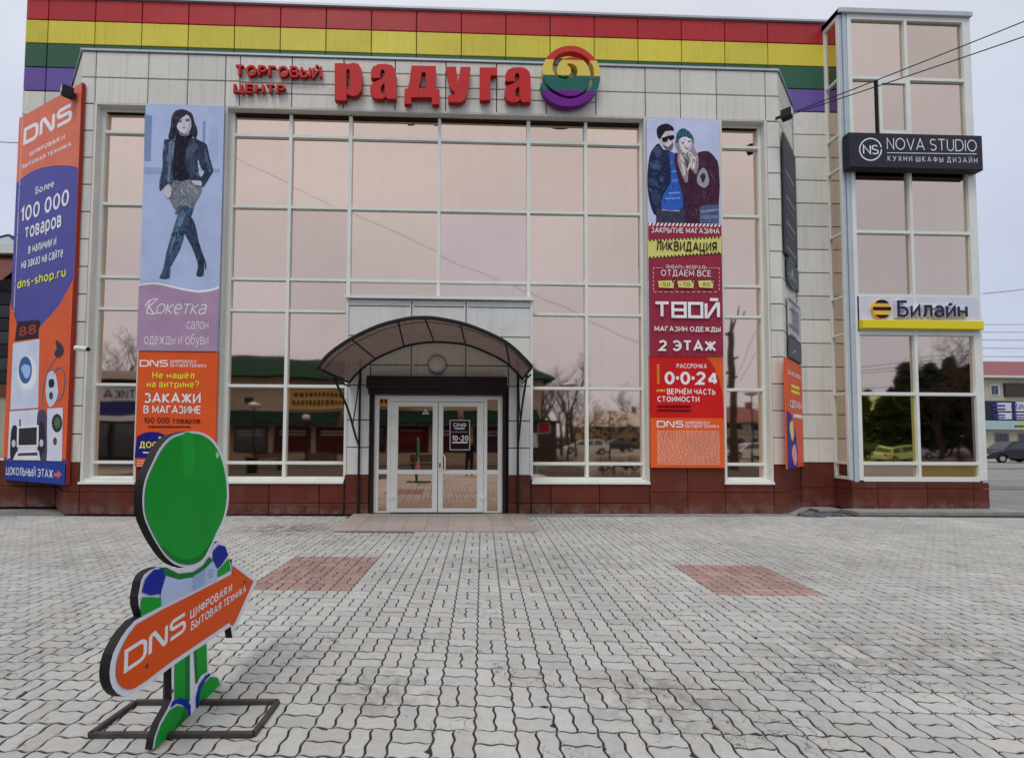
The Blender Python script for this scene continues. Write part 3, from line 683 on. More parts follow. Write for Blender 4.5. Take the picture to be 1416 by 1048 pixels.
# reveals, soffits and sills of the three openings
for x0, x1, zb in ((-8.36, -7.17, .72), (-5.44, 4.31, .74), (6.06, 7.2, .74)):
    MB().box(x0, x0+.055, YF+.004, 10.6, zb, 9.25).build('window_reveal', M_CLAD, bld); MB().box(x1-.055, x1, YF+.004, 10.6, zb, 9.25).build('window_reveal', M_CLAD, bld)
    MB().box(x0+.06, x1-.06, YG-.03, YG+.03, 9.185, 9.252).build('head_shade_strip', paint('dark_brown_soffit_shade', (.03, .015, .015)), bld)  # added dark strip standing in for soffit shade and its reflection in the glass
    MB().box(x0, x1, YF+.006, 10.6, 9.25, 9.30).build('window_soffit', M_CLAD, bld)
    for a_, b_2 in (((x0, -2.62), (1.63, x1)) if x1-x0 > 5 else ((x0, x1),)):
        MB().box(a_-.02, b_2+.0, YF-.035, 10.55, zb-.05, zb+.0).box(a_, b_2, YF+.03, 10.5, zb+.0, .79).build('window_sill', M_WHITE, bld)
MB().box(-8.7, 7.52, YF-.03, YF+.25, 10.485, 10.53).add([CHL.P(-.02, 10.485, .03), CHL.P(LL+.02, 10.485, .03), CHL.P(LL+.02, 10.53, .03), CHL.P(-.02, 10.53, .03), CHL.P(-.02, 10.53, -.2), CHL.P(LL, 10.53, -.2)], [(0, 1, 2, 3), (3, 2, 5, 4)]) \
    .add([CHR.P(-.02, 10.485, .03), CHR.P(LR, 10.485, .03), CHR.P(LR, 10.53, .03), CHR.P(-.02, 10.53, .03), CHR.P(-.02, 10.53, -.2), CHR.P(LR, 10.53, -.2)], [(0, 1, 2, 3), (3, 2, 5, 4)]) \
    .box(-8.66, 7.5, YF+.25, 11.34, 10.42, 10.50).build('parapet_cap', M_ALU, bld)
# plinth
B = M_BRN; PN = 'plinth_panel'
def plinth(us, zs, pl=FRONT, d=.0): panels(pl, us, zs, B, PN, -.035, d, gap=.007)
plinth([-8.68, -8.36], [0, .5, 1.137]); plinth([-8.36, -7.17], [0, .5, .672]); plinth([-7.17, -6.3, -5.44], [0, .5, 1.137])
plinth([-5.44, -4.258, -3.15, -2.6], [0, .255, .69]); plinth([1.6, 2.045, 3.153, 4.31], [0, .255, .69])
plinth([4.31, 5.19, 6.06], [0, .5, 1.137]); plinth([6.06, 7.2], [0, .5, .69]); plinth([7.2, 7.5], [0, .5, 1.137])
plinth([0, LL], [0, .5, 1.137], CHL); plinth([0, LR], [0, .5, 1.137], CHR)
plinth([-13.6, -12.4, -11.2, -10.5, -9.8], [0, .5, 1.137], BACK, .0); plinth([8.66, 9.62], [0, .5, 1.137], BACK)
# rear wall: cream rows and the rainbow band
bz = [1.137+.6135*k for k in range(16)]
panels(BACK, [-11.0, -10.456, -9.8], bz, M_CLAD); panels(BACK, [8.66, 9.62], bz, M_CLAD)
rx = [-11.0]+[-10.456+1.1558*k for k in range(18)]; rx[-1] = 9.62
for z0, z1, mat in ((10.345, 10.955, M_VIO), (10.955, 11.575, M_GRN), (11.575, 12.185, M_YEL), (12.185, 12.755, M_RED)):
    panels(BACK, rx, [z0, z1], mat, 'rainbow_panel')
MB().box(-11.05, 9.62, YB-.05, YB+.3, 12.765, 12.82).build('parapet_cap', M_ALU, bld)
MB().box(-11.03, -10.98, YB+.04, 24, 0, 12.76).box(-13.7, -11.08, YB+.04, 12.5, 0, 1.13).build('side_wall', M_CLAD, bld)

# ---- glazing
def window(us, zs, name_label, pane=M_PANE, pl=GLASS, skip=None, mw=.07, tw=.055, edge=.1, thick=.05, dpt=.0, spec=None):
    mb = MB(); u0, u1, z0, z1 = us[0], us[-1], zs[0], zs[-1]
    mb.pbox(pl, u0-edge/2, u0+edge/2, z0-.05, z1+.06, -.06, thick).pbox(pl, u1-edge/2, u1+edge/2, z0-.05, z1+.06, -.06, thick)
    mb.pbox(pl, u0+edge/2, u1-edge/2, z0-.06, z0+.03, -.06, thick-.002).pbox(pl, u0+edge/2, u1-edge/2, z1-.03, z1+.06, -.06, thick-.002)
    wdw = mb.build('window', M_WHITE, bld); wdw['label'] = name_label
    return wdw
def mull(w_, pl, u, z0, z1, wd=.07, th=.055, mat=None):
    o = MB().pbox(pl, u-wd/2, u+wd/2, z0, z1, -.05, th).build('mullion', mat or M_WHITE, w_); return o
def tran(w_, pl, u0, u1, z, wd=.06, th=.045):
    MB().pbox(pl, u0, u1, z-wd/2, z+wd/2, -.05, th).pbox(pl, u0, u1, z-wd/2-.014, z-wd/2, -.03, th-.03).build('transom', [M_WHITE], w_)
def pane_(w_, pl, u0, u1, z0, z1, mat=M_PANE, wob=.0038, d=-.012):
    r = lambda: random.uniform(-wob, wob)
    mb = MB(); a = [r() for _ in range(3)]; a.append(a[0]+a[2]-a[1])
    c_ = [(u0, z0), (u1, z0), (u1, z1), (u0, z1)]
    mb.add([pl.P(u, z, d+a[i]) for i, (u, z) in enumerate(c_)]+[pl.P(u, z, d-.012+a[i]) for i, (u, z) in enumerate(c_)], [(0, 1, 2, 3), (7, 6, 5, 4), (0, 4, 5, 1), (1, 5, 6, 2), (2, 6, 7, 3), (3, 7, 4, 0)])
    mb.build('pane', mat, w_)
ZR = [.80, 1.143, 2.887, 4.615, 5.345, 7.035, 8.719, 9.22]
def bay(w_, pl, u0, u1, zs, mat=M_PANE, tr=True):
    for a, b in zip(zs, zs[1:]):
        pane_(w_, pl, u0+.02, u1-.02, a+.02, b-.02, mat)
    if tr:
        for z in zs[1:-1]: tran(w_, pl, u0+.035, u1-.035, z)
w0 = window([-8.27, -7.20], ZR, 'narrow window left of the woman banner'); bay(w0, GLASS, -8.27, -7.20, ZR)
w9 = window([6.15, 7.135], ZR, 'narrow window right of the couple banner'); bay(w9, GLASS, 6.15, 7.135, ZR)
V = [-5.338, -4.0, -2.62, -.548, 1.553, 2.915, 4.262]
wm = MB(); wm.pbox(GLASS, V[0]-.05, V[0]+.05, .81, 9.25, -.06, .05).pbox(GLASS, V[6]-.05, V[6]+.05, .81, 9.25, -.06, .05)
wm.pbox(GLASS, V[0]+.05, V[2], .76, .825, -.06, .048).pbox(GLASS, V[4], V[6]-.05, .76, .825, -.06, .048)
wm = wm.build('window', M_WHITE, bld); wm['label'] = 'wide curtain wall of bronze mirror glass over the entrance'
for u in (V[1], V[5]): mull(wm, GLASS, u, .826, 9.22)
for u in (V[2], V[4]): mull(wm, GLASS, u, .79, 9.22, wd=.08)
mull(wm, GLASS, V[3], 4.93, 9.22)
for a, b in ((0, 1), (1, 2), (4, 5), (5, 6)): bay(wm, GLASS, V[a], V[b], ZR)
ZC = [4.95, 5.345, 7.035, 8.719, 9.22]
M_PANEP = glass('bronze_mirror_glass_pinkish', (.74, .57, .50), wob=.0024, rough=.032)
for a, b in ((2, 3), (3, 4)):
    for i, (c, d) in enumerate(zip(ZC, ZC[1:])): pane_(wm, GLASS, V[a]+.02, V[b]-.02, c+.02, d-.02, M_PANEP if (a == 3 and i in (0, 1)) else M_PANE)
    for z in ZC[1:-1]: tran(wm, GLASS, V[a]+.035, V[b]-.035, z)

# ---- entrance portal
PORT = Plane(0, YF-.02, 1, 0)
px_ = lambda x, y: PORT.at(x, y)[0]; pz_ = lambda x, y: PORT.at(x, y)[1]
MB().box(-2.62, 1.64, YF-.10, YG, 4.86, 4.93).build('portal_ledge', M_WHITE, bld)
ux = [-2.57, px_(569.4, 430), px_(644.5, 430), 1.58]
ux2 = [-2.57, -2.05, px_(569.4, 430), px_(644.5, 430), 1.07, 1.58]
panels(PORT, ux, [4.70, 4.855], M_PANELW, 'portal_panel', -.04, 0); panels(PORT, ux, [4.02, 4.70], M_PANELW, 'portal_panel', -.04, 0)
panels(PORT, ux, [3.36, 4.02], M_CLAD, 'portal_panel', -.04, 0)
zz = [pz_(500, 543), pz_(500, 580.6), pz_(500, 618.6), pz_(500, 656.8)]
panels(PORT, [-2.57, -2.05, ux2[2], ux2[3], 1.07, 1.58], [2.9, 3.36], M_CLAD, 'portal_panel', -.04, 0)
for a, b in ((-2.57, -2.05), (1.07, 1.58)):
    panels(PORT, [a, b], [zz[3], zz[2], zz[1], 2.9][0:4], M_PANELW, 'portal_panel', -.04, 0); plinth([a, b], [0, .255, zz[3]], PORT, .003)
for u in (ux[1], ux[2]): MB().pbox(PORT, u-.045, u-.012, 2.95, 4.85, -.03, .012).pbox(PORT, u+.012, u+.045, 2.95, 4.85, -.03, .012).build('cover_strip', M_PANELW, bld)
for u in (-2.585, 1.595): MB().pbox(PORT, u-.03, u+.03, .0 if 0 else zz[3], 4.86, -.05, .03).build('corner_strip', M_PANELW, bld)
# roller shutter
c0, c1 = PORT.at(509.5, 522), PORT.at(700, 537)
sh = MB(); sh.panel(PORT, c0[0], c1[0], pz_(600, 539), pz_(600, 522), 0, .24, c=.02).pbox(PORT, c0[0]+.03, c1[0]-.03, pz_(600, 546.5), pz_(600, 539), -.06, .17)
shu = sh.build('shutter_box', M_CHOC, bld)
for a, b in ((512.5, 517.2), (694.8, 699.6)):
    MB().pbox(PORT, px_(a, 620), px_(b, 620), .04, pz_(600, 546.5), -.1, .035).build('shutter_guide', M_CHOC, bld)
# lamp over the door
lu, lz = PORT.at(604.7, 504.5)
MB().lathe((lu, YF-.02, lz), [(.185, 0), (.195, .03), (.19, .07), (.15, .105), (.08, .125), (.02, .13)], 28, axis='y').build('bulkhead_lamp', [M_LAMPG], bld, smooth=True)
MB().lathe((lu, YF-.02, lz), [(.215, 0), (.215, .045), (.196, .05)], 28, axis='y').build('lamp_ring', M_GREY, bld, smooth=True)

# ---- doors
DP = Plane(0, YF+.05, 1, 0); dx = lambda x, y=620: DP.at(x, y)[0]; dz = lambda y, x=605: DP.at(x, y)[1]
ZT = dz(547.5); ZM0, ZM1 = dz(655.2), dz(649.4); Z0 = .04
fr = MB(); fr.pbox(DP, dx(517), dx(524), Z0, ZT, -.06, .04).pbox(DP, dx(688.4), dx(695), Z0, ZT, -.06, .04).pbox(DP, dx(524), dx(688.4), dz(552), ZT, -.06, .04)
fr.pbox(DP, dx(535.8), dx(540.6), Z0, dz(552), -.05, .038).pbox(DP, dx(668.7), dx(673.5), Z0, dz(552), -.05, .038)
for a, b in ((524, 535.8), (673.5, 688.4)):
    fr.pbox(DP, dx(a), dx(b), Z0, dz(706.5), -.05, .035).pbox(DP, dx(a), dx(b), ZM0, ZM1, -.05, .035)
fr.pbox(DP, dx(540.6), dx(668.7), dz(555.5), dz(552), -.05, .037)
frame = fr.build('door_frame', M_DOOR, bld)
for a, b in ((524, 535.8), (673.5, 688.4)):
    pane_(frame, DP, dx(a)-.01, dx(b)+.01, dz(706.5)-.01, ZM0+.01, M_PANED, .0006, d=.005); pane_(frame, DP, dx(a)-.01, dx(b)+.01, ZM1-.01, dz(552)+.01, M_PANED, .0006, d=.005)
for side, (a, ga, gb, b) in enumerate(((541, 549.4, 599.2, 605.2), (606.2, 611.6, 660.6, 668.2))):
    m = MB(); zt = dz(556.2); zb = .055
    m.pbox(DP, dx(a), dx(ga), zb, zt, -.05, .055).pbox(DP, dx(gb), dx(b), zb, zt, -.05, .055).pbox(DP, dx(ga), dx(gb), dz(562), zt, -.05, .053).pbox(DP, dx(ga), dx(gb), zb, dz(702.4), -.05, .053).pbox(DP, dx(ga), dx(gb), ZM0, ZM1, -.05, .053)
    m.pbox(DP, dx(ga), dx(ga)+.018, dz(702.4), dz(562), -.03, .03).pbox(DP, dx(gb)-.018, dx(gb), dz(702.4), dz(562), -.03, .03)
    leaf = m.build('door', M_DOOR, bld); leaf['label'] = ('left leaf of the white aluminium entrance doors', 'right leaf of the entrance doors with a bar handle and an hours sign')[side]
    pane_(leaf, DP, dx(ga)-.01, dx(gb)+.01, dz(702.4)-.01, ZM0+.01, M_PANED, .0006, d=.01); pane_(leaf, DP, dx(ga)-.01, dx(gb)+.01, ZM1-.01, dz(562)+.01, M_PANED, .0006, d=.01)
    hx = dx(543) if side == 0 else dx(667.5)
    for yy in (577.5, 610, 687.5):
        z = dz(yy); MB().pbox(DP, hx-.05, hx+.05, z-.012, z+.03, .055, .085).tube([DP.P(hx, z-.05, .085), DP.P(hx, z+.06, .085)], .016, 8).build('hinge', M_DOOR, leaf)
    if side:
        h0 = DP.at(609, 650); h1 = DP.at(615.5, 629.5)
        pts = [DP.P(h0[0]-.01, h1[1], .05), DP.P(h1[0]-.03, h1[1], .10), DP.P(h1[0], h1[1]-.04, .11), DP.P(h1[0], h0[1]+.04, .11), DP.P(h1[0]-.03, h0[1], .10), DP.P(h0[0]-.01, h0[1], .05)]
        MB().tube(pts, .017, 8).build('handle', M_DOOR, leaf, smooth=True)
        z = dz(643); MB().pbox(DP, h0[0]-.025, h0[0]+.005, z-.05, z+.05, .055, .062).build('lock_plate', M_BLACK, leaf)
        # opening-hours sticker
        p = Print(Plane(0, YF+.05-.018, 1, 0), (470, 500), 4.03)
        p.shape([(612, 493), (725, 493), (725, 325), (612, 325)], (205, 200, 200)); p.shape([(616, 489), (721, 489), (721, 329), (616, 329)], (40, 26, 32))
        W_ = (225, 225, 228)
        p.text('DNS', (633, 362), (704, 343), W_, th=.2, font=LOGO, gap=.14); p.greek((640, 378), (695, 366), 2, W_, seed=4, wmin=.1, wmax=.3); p.greek((622, 397), (714, 386), 1, (150, 110, 115), seed=5)
        p.text('10-20', (625, 442), (716, 411), W_, th=.21, gap=.12); p.shape([(627, 454), (711, 454), (711, 447), (627, 447)], W_)
        p.build(leaf, 'hours_sticker')
    else:
        p = Print(Plane(0, YF+.05-.018, 1, 0), (470, 500), 4.03)
        p.shape([(457, 293), (498, 293), (478, 262)], (195, 190, 185)); p.shape([(468, 287), (488, 287), (478, 271)], (120, 100, 95))
        p.build(leaf, 'warning_sticker')

# ---- corner tower
TG = Plane(0, YT+.05, 1, 0)
tx0, txm, tx1 = TG.at(1177, 400)[0], TG.at(1259, 300)[0], TG.at(1358, 300)[0]
tzs = [TG.at(1270, y)[1] for y in (662, 640.3, 544.8, 459, 409, 322.5, 236, 184, 110)]
print('tower', tx0, txm, tx1, [round(z, 2) for z in tzs], TG.at(1270, 15))
TR = [.80, 1.13, 2.82, 4.39, 6.73, 9.25, 10.60-.01, 12.42]
TL, TM, TE = 9.80, 11.27, 12.83
tz = lambda y, x=1262: TG.at(x, y)[1]
TR = [tz(661), tz(640.5), tz(544.8), tz(462), tz(410), tz(322.5), tz(238), tz(184), tz(111.5), 12.47]
wt = MB(); wt.pbox(TG, TL-.05, TL+.05, TR[0]-.05, 12.55, -.06, .05).pbox(TG, TE-.05, TE+.155, TR[0]-.05, 12.55, -.25, .048).pbox(TG, TL+.05, TE-.05, TR[0]-.08, TR[0]+.03, -.06, .06).pbox(TG, TL+.05, TE-.05, 12.42, 12.55, -.06, .05)
wt = wt.build('window', M_WHITE, bld); wt['label'] = 'tall curtain wall of the corner tower'
mull(wt, TG, TM, TR[0], 12.42, wd=.075)
tints = {0: (M_PANE2, M_PANEO), 1: (M_PANEY, glass('smoky_mirror_glass', (.36, .28, .25), rough=.03))}
for i, (c, d) in enumerate(zip(TR, TR[1:])):
    if i in (3, 6): continue
    ta, tb = tints.get(i, (M_PANE2, M_PANE2))
    if i == 7:      # row with the small opening sash
        s0, s1 = TG.at(1213.5, 150)[0], TG.at(1258, 150)[0]
        pane_(wt, TG, TL+.02, s0, c-.2, d-.02, M_PANE2); pane_(wt, TG, s0+.07, s1-.07, c-.05, d-.12, M_PANE2, d=.012); pane_(wt, TG, TM+.02, TE-.02, c-.2, d-.02, M_PANE2)
        MB().pbox(TG, s0, s0+.08, c-.15, d-.03, -.05, .05).pbox(TG, s1-.10, s1-.02, c-.15, d-.03, -.05, .05).pbox(TG, s0+.08, s1-.10, d-.13, d-.03, -.05, .05).pbox(TG, s0+.08, s1-.1, c-.08, c+.02, -.05, .05).build('opening_sash', M_WHITE, wt)
        MB().pbox(TG, s0-.03, s0-.004, c-.15, d-.03, -.05, .03).build('sash_gasket', M_INT, wt)
    else:
        pane_(wt, TG, TL+.02, TM-.02, c+.02, d-.02, ta); pane_(wt, TG, TM+.02, TE-.02, c+.02, d-.02, tb)
for z in (TR[1], TR[2], TR[3], TR[4], TR[5], TR[8]):
    tran(wt, TG, TL+.05, TM-.037, z, wd=.075); tran(wt, TG, TM+.037, TE-.05, z, wd=.075)
# tower corner post, side return, cap, right edge
cp = MB()
for k, (a, b, d) in enumerate(((9.55, 9.61, .03), (9.625, 9.70, .055), (9.715, 9.755, .035))): cp.pbox(TG, a, b, .70, 12.55, -.08, d)
cp.build('corner_post', paint('pale_blue_grey_aluminium', (.50, .56, .62), rough=.35, var=.05), bld)
SIDE = Plane(9.56, YB, 0, -1)      # faces left
zs_ = [SIDE.at(x, y)[1] for x, y in ((1155, 456), (1157, 547), (1158, 638), (1159, 660))]
SR = [.82, TR[1], TR[2], TR[3], TR[4], TR[5], TR[6]+.1, TR[7]-.05, TR[8], 12.47]
ws = MB(); ws.pbox(SIDE, 0, .05, .75, 12.55, -.05, .03).pbox(SIDE, .40, .47, .75, 12.55, -.05, .03).pbox(SIDE, .05, .40, .75, .83, -.05, .03).pbox(SIDE, .05, .40, 12.46, 12.55, -.05, .03)
ws = ws.build('window', M_WHITE, bld); ws['label'] = 'narrow side glazing of the corner tower'
for c, d in zip(SR, SR[1:]): pane_(ws, SIDE, .03, .42, c+.015, d-.015, M_PANE2, .0004)
for z in SR[1:-1]: tran(ws, SIDE, .05, .40, z, wd=.05, th=.03)
MB().box(9.50, 13.0, YT-.06, 20, 12.55, 12.66).box(9.50, 9.62, YT-.02, YB+.3, 12.55, 12.66).build('parapet_cap', M_ALU, bld)
MB().box(12.895, 12.95, YT+.2, 20, .70, 12.54).build('tower_side_cladding', paint('pale_blue_grey_aluminium', (.5, .56, .62)), bld)
TPL = Plane(0, YT-.0, 1, 0)
tpx = [9.54]+[TPL.at(x, 690)[0] for x in (1214, 1281.8, 1346)]+[13.0]
panels(TPL, tpx, [0.03, TPL.at(1262, 675.5)[1], TR[0]-.10], M_BRN, PN, -.05, .02, gap=.007)
panels(SIDE, [0, .5], [0.03, .5, .74], M_BRN, PN, -.05, .02, gap=.007)
MB().box(9.62, 12.89, YT+.03, 11.0, 0, .72).box(9.62, 12.89, YT+.12, 11.0, .7, 12.5).build('core_wall', M_VOID, bld)

# ================================================================== SIGNS ON THE FACADE
WHT = (228, 230, 238)
SD = .155
SP = Plane(0, YF, 1, 0)
def letter_polys(parent, polys, off, sc, name='letter', d1=SD, d0=.04):
    mb = MB()
    for p in polys: mb.prism(SP, SP.pts(p, off, sc, d1), d0, d1, 0, 1)
    return mb.build(name, [M_SIGNRED, M_SIGNSIDE], parent)
sg = thing('lettering_sign', 'big red raised lettering reading торговый центр радуга above the windows', 'sign', (-2, YF, 9.8))
LA = [(836,425),(838,385),(850,362),(880,350),(920,349),(950,356),(968,375),(974,405),(975,538),(925,538),(920,524),(911,510),(912,452),(898,462),(890,480),(893,505),(909,510.8),(918,525),(900,538),(868,538),(843,525),(832,500),(834,470),(850,450),(880,437),(906,422),(912,408),(912,388),(904,378),(893,382),(888,400),(888,425)]
o3 = (300, 0); s3 = 3.933
letter_polys(sg, [[(640,345),(704,345),(704,548),(640,545)], [(704.3,352),(740,343),(768,348),(785,375),(790,430),(785,490),(768,515),(740,525),(704.3,512),(704.3,488),(718,488),(724,470),(724,395),(718,378),(704.3,378)]], o3, s3)
letter_polys(sg, [LA], o3, s3)
letter_polys(sg, [[(1058,358),(1190,360),(1192,487),(1210,487),(1208,568),(1170,568),(1168,530),(1098.5,530),(1098,480),(1135,480),(1135,395),(1113,395),(1108,440),(1097,480),(1097.5,530),(1058,530),(1056,566),(1018,566),(1020,485),(1038,482),(1048,440)]], o3, s3)
letter_polys(sg, [[(1243,365),(1300,363),(1311,455),(1325,365),(1380,366),(1364,490),(1352,540),(1325,558),(1258,555),(1256,520),(1288,518),(1296,506),(1268,480)]], o3, s3)
letter_polys(sg, [[(92,368),(187,368),(187,410),(150,412),(150,545),(92,545)]], (640, 0), s3)
letter_polys(sg, [[(x-605, y+18) for x, y in LA]], (640, 0), s3)
for word, bl, tr in (('ТОРГОВЫЙ', (213, 402), (1283, 292)), ('ЦЕНТР', (200, 606), (838, 508))):
    a, b = SP.pts([bl, tr], (300, 60), 8.85, .1)
    gl, wd = layout(word, None, .22, .11); th = .22; sx = (b[0]-a[0])/(wd+th)
    for ch, sts in glyph and gl:
        x0 = min(p[0] for st in sts for p in st)-th/2; x1 = max(p[0] for st in sts for p in st)+th/2
        mb = MB(); text(mb, SP, ch, (a[0]+(x0+th/2)*sx, a[1], a[0]+(x1+th/2)*sx, b[1]), th=th, d=.03, ex=.08, side=1); mb.build('letter', [M_SIGNRED, M_SIGNSIDE], sg)

# spiral rainbow emblem, cut into its four colours
em = thing('spiral_emblem', 'round spiral emblem in red, yellow, green and violet bands beside the lettering', 'sign', (2.4, YF, 9.8))
RO = [(120,640),(135,700),(180,790),(250,860),(340,905),(450,928),(560,922),(670,892),(760,840),(830,760),(880,670),(905,560),(900,440),(870,350),(810,270),(730,200),(640,150),(530,130),(420,140),(320,180),(240,240),(180,320),(150,400),(148,480),(165,540)]
RI = [(130,618),(160,622),(205,685),(260,738),(330,780),(440,818),(530,827),(620,803),(700,760),(760,705),(805,630),(826,540),(822,440),(795,370),(745,303),(690,258),(620,225),(530,205),(430,215),(350,250),(310,290),(285,350),(278,400),(282,455),(305,505)]
BO = [(165,540),(200,620),(260,690),(340,740),(450,785),(560,790),(650,755),(720,690),(765,600),(775,500),(755,420),(710,350),(650,305),(570,280),(480,285),(400,318),(348,390),(332,455),(355,515),(420,540),(470,532)]
BI = [(305,505),(330,530),(370,550),(420,562),(480,565),(540,556),(572,540),(592,520),(604,495),(607,465),(602,430),(585,400),(560,378),(530,365),(500,362),(470,370),(480,392),(505,410),(520,445),(515,490),(490,522)]
tmp = MB()
for A_, B_ in ((RO, RI), (BO, BI)):
    a_ = smooth(SP.pts(A_, (735, 50), 9.53, .19), 3, False); b_ = smooth(SP.pts(B_, (735, 50), 9.53, .19), 3, False)
    for k in range(len(a_)-1):
        P_ = lambda q, d: SP.P(q[0], q[1], d)
        tmp.add([P_(a_[k], .19), P_(a_[k+1], .19), P_(b_[k+1], .19), P_(b_[k], .19), P_(a_[k], .05), P_(a_[k+1], .05), P_(b_[k+1], .05), P_(b_[k], .05)], [(0, 1, 2, 3), (0, 4, 5, 1), (3, 2, 6, 7)])
bm = bmesh.new()
for f in tmp.f: bm.faces.new([bm.verts.new(tmp.v[i]) for i in f])
cuts = [SP.at(735+500/9.53, 50+y/9.53, .19)[1] for y in (318, 520, 715)]
for z in cuts: bmesh.ops.bisect_plane(bm, geom=bm.verts[:]+bm.edges[:]+bm.faces[:], plane_co=(0, 0, z), plane_no=(0, 0, 1))
bands = [[], [], [], []]
bm.faces.ensure_lookup_table()
for f in bm.faces:
    z = f.calc_center_median().z; bands[0 if z > cuts[0] else 1 if z > cuts[1] else 2 if z > cuts[2] else 3].append([tuple(v.co) for v in f.verts])
for nm, fl, c in (('red_band', bands[0], (192, 52, 44)), ('yellow_band', bands[1], (214, 190, 84)), ('green_band', bands[2], (24, 98, 84)), ('violet_band', bands[3], (104, 24, 126))):
    mb = MB()
    for f in fl: mb.add(f, [tuple(range(len(f)))])
    mb.build(nm, paint('emblem_'+nm, disp(*c), rough=.35, var=.04), em)
bm.free()

# ================================================================== BANNERS
M_BFR = paint('banner_edge_grey', (.25, .25, .27), rough=.6)
def banner(name, label, pl, u0, u1, z0, z1, d, bg, cat='banner', edge=None, group=None, thick=.035):
    x, y, _ = pl.P((u0+u1)/2, z0, d)
    t = thing(name, label, cat, (x, y, z0), group)
    mb = MB(); mb.pbox(pl, u0, u1, z0, z1, d-thick, d, 0)
    b = mb.build('banner_sheet', [ink(*bg)], t)
    if edge: MB().pbox(pl, u1, u1+.03, z0, z1, d-.06, d+.002).build('side_edge', ink(*edge), t)
    return t
BP = .06
BN = Plane(0, YF-.06, 1, 0)
# --- woman poster and dress shop
t = banner('advertising_banner', 'tall pale blue fashion banner with a woman in a leather jacket, uppermost left', BN, -7.18, -5.43, 3.615, 9.235, 0, (172, 186, 218))
p = Print(BN, (180, 130), 3.88); p.photo = True
p.shape([(78,110),(118,118),(110,362),(75,360)], (122,142,178)); p.shape([(390,148),(406,148),(402,258),(388,258)], (128,148,184)); p.shape([(75,395),(480,402),(480,420),(75,430)], (148,164,200)); p.shape([(425,180),(470,182),(470,360),(425,358)], (164,178,212))
p.shape([(270,84),(240,95),(222,130),(217,180),(205,235),(230,252),(255,215),(330,222),(350,248),(362,200),(345,150),(332,108),(300,88)], (45,44,56), 3)
p.shape([(330,662),(352,712),(366,782),(387,850),(402,888),(410,925),(404,945),(398,900),(394,975),(355,976),(362,940),(360,900),(330,820),(292,745),(305,690)], (48,60,82), 2)
p.shape([(236,462),(330,450),(386,492),(376,545),(350,590),(332,650),(300,662),(252,645),(205,552),(193,520),(232,482)], (118,122,134), 2)
p.shape([(240,640),(262,600),(300,520),(290,560),(268,620),(250,646)], (92,96,108), 2); p.shape([(300,480),(345,500),(370,540),(340,520)], (140,144,154), 2)
p.shape([(275,603),(335,612),(330,650),(300,732),(265,842),(217,930),(212,990),(158,990),(165,970),(180,930),(195,850),(225,750),(246,680)], (62,84,108), 2)
p.shape([(262,640),(300,640),(250,760),(222,850),(212,850),(236,740)], (96,122,148), 2); p.shape([(228,745),(290,735),(286,755),(226,766)], (40,56,76), 2)
p.shape([(250,215),(325,215),(334,248),(300,300),(300,350),(322,432),(326,455),(235,466),(229,350),(240,270)], (28,28,42), 2)
p.shape([(188,245),(242,250),(228,300),(228,380),(233,462),(216,492),(185,500),(160,522),(158,470),(174,400),(174,330),(182,270)], (56,66,86), 2)
p.shape([(208,262),(240,262),(222,330),(214,470),(200,478),(206,360)], (104,124,148), 2)
p.shape([(328,238),(382,256),(412,275),(426,340),(446,410),(430,440),(392,500),(360,470),(330,478),(300,400),(291,350),(300,300)], (46,54,74), 2)
p.shape([(302,300),(350,262),(366,290),(330,320),(306,362)], (70,84,110), 2); p.shape([(366,350),(380,400),(398,420),(378,448),(364,400)], (176,190,220), 2); p.shape([(404,290),(418,350),(436,410),(424,420),(404,350)], (84,100,126), 2)
p.shape([(330,320),(348,330),(350,420),(330,452),(318,400)], (60,72,96), 2)
p.folds([(188,245),(242,250),(228,300),(228,380),(233,462),(216,492),(185,500),(160,522),(158,470),(174,400),(174,330),(182,270)], (84,100,128), 30, 100, (12,44), 2)
p.folds([(328,238),(382,256),(412,275),(426,340),(446,410),(430,440),(392,500),(360,470),(330,478),(300,400),(291,350),(300,300)], (74,88,116), 38, 70, (12,44), 3)
p.folds([(236,462),(330,450),(386,492),(376,545),(350,590),(332,650),(300,662),(252,645),(205,552),(193,520)], (140,144,156), 34, 60, (14,46), 4)
p.folds([(275,603),(335,612),(330,650),(300,732),(265,842),(217,930),(212,990),(158,990),(180,930),(195,850),(225,750),(246,680)], (74,98,124), 40, 110, (14,60), 5); p.folds([(330,662),(352,712),(366,782),(387,850),(402,888),(394,975),(355,976),(360,900),(330,820),(292,745),(305,690)], (56,70,94), 22, 72, (14,50), 6)
p.folds([(270,84),(240,95),(222,130),(217,180),(205,235),(230,252),(250,170),(262,122),(300,112),(326,136),(335,220),(350,248),(362,200),(345,150),(332,108),(300,88)], (62,58,70), 26, 85, (14,50), 7, 44); p.folds([(250,215),(325,215),(330,248),(300,300),(300,350),(322,432),(326,455),(235,466),(229,350),(240,270)], (40,40,56), 16, 85, (14,40), 8)
p.shape([(190,500),(216,490),(224,540),(206,562),(182,532)], (196,190,202), 2); p.shape([(330,468),(382,470),(386,495),(350,490)], (192,186,198), 2)
p.shape([(250,150),(262,122),(300,114),(326,136),(330,176),(320,206),(300,222),(276,212),(255,186)], (206,200,214), 3)
p.shape([(320,130),(332,176),(320,206),(300,222),(290,218),(308,196),(316,160)], (176,168,186), 2); p.shape([(270,206),(300,220),(322,208),(322,222),(298,232),(268,222)], (120,112,130), 2); p.shape([(258,146),(284,140),(284,144),(260,150)], (70,64,76)); p.shape([(298,139),(324,136),(324,140),(298,144)], (70,64,76))
p.shape([(262,122),(300,112),(296,122),(270,140),(252,176),(246,160)], (45,44,56), 2)
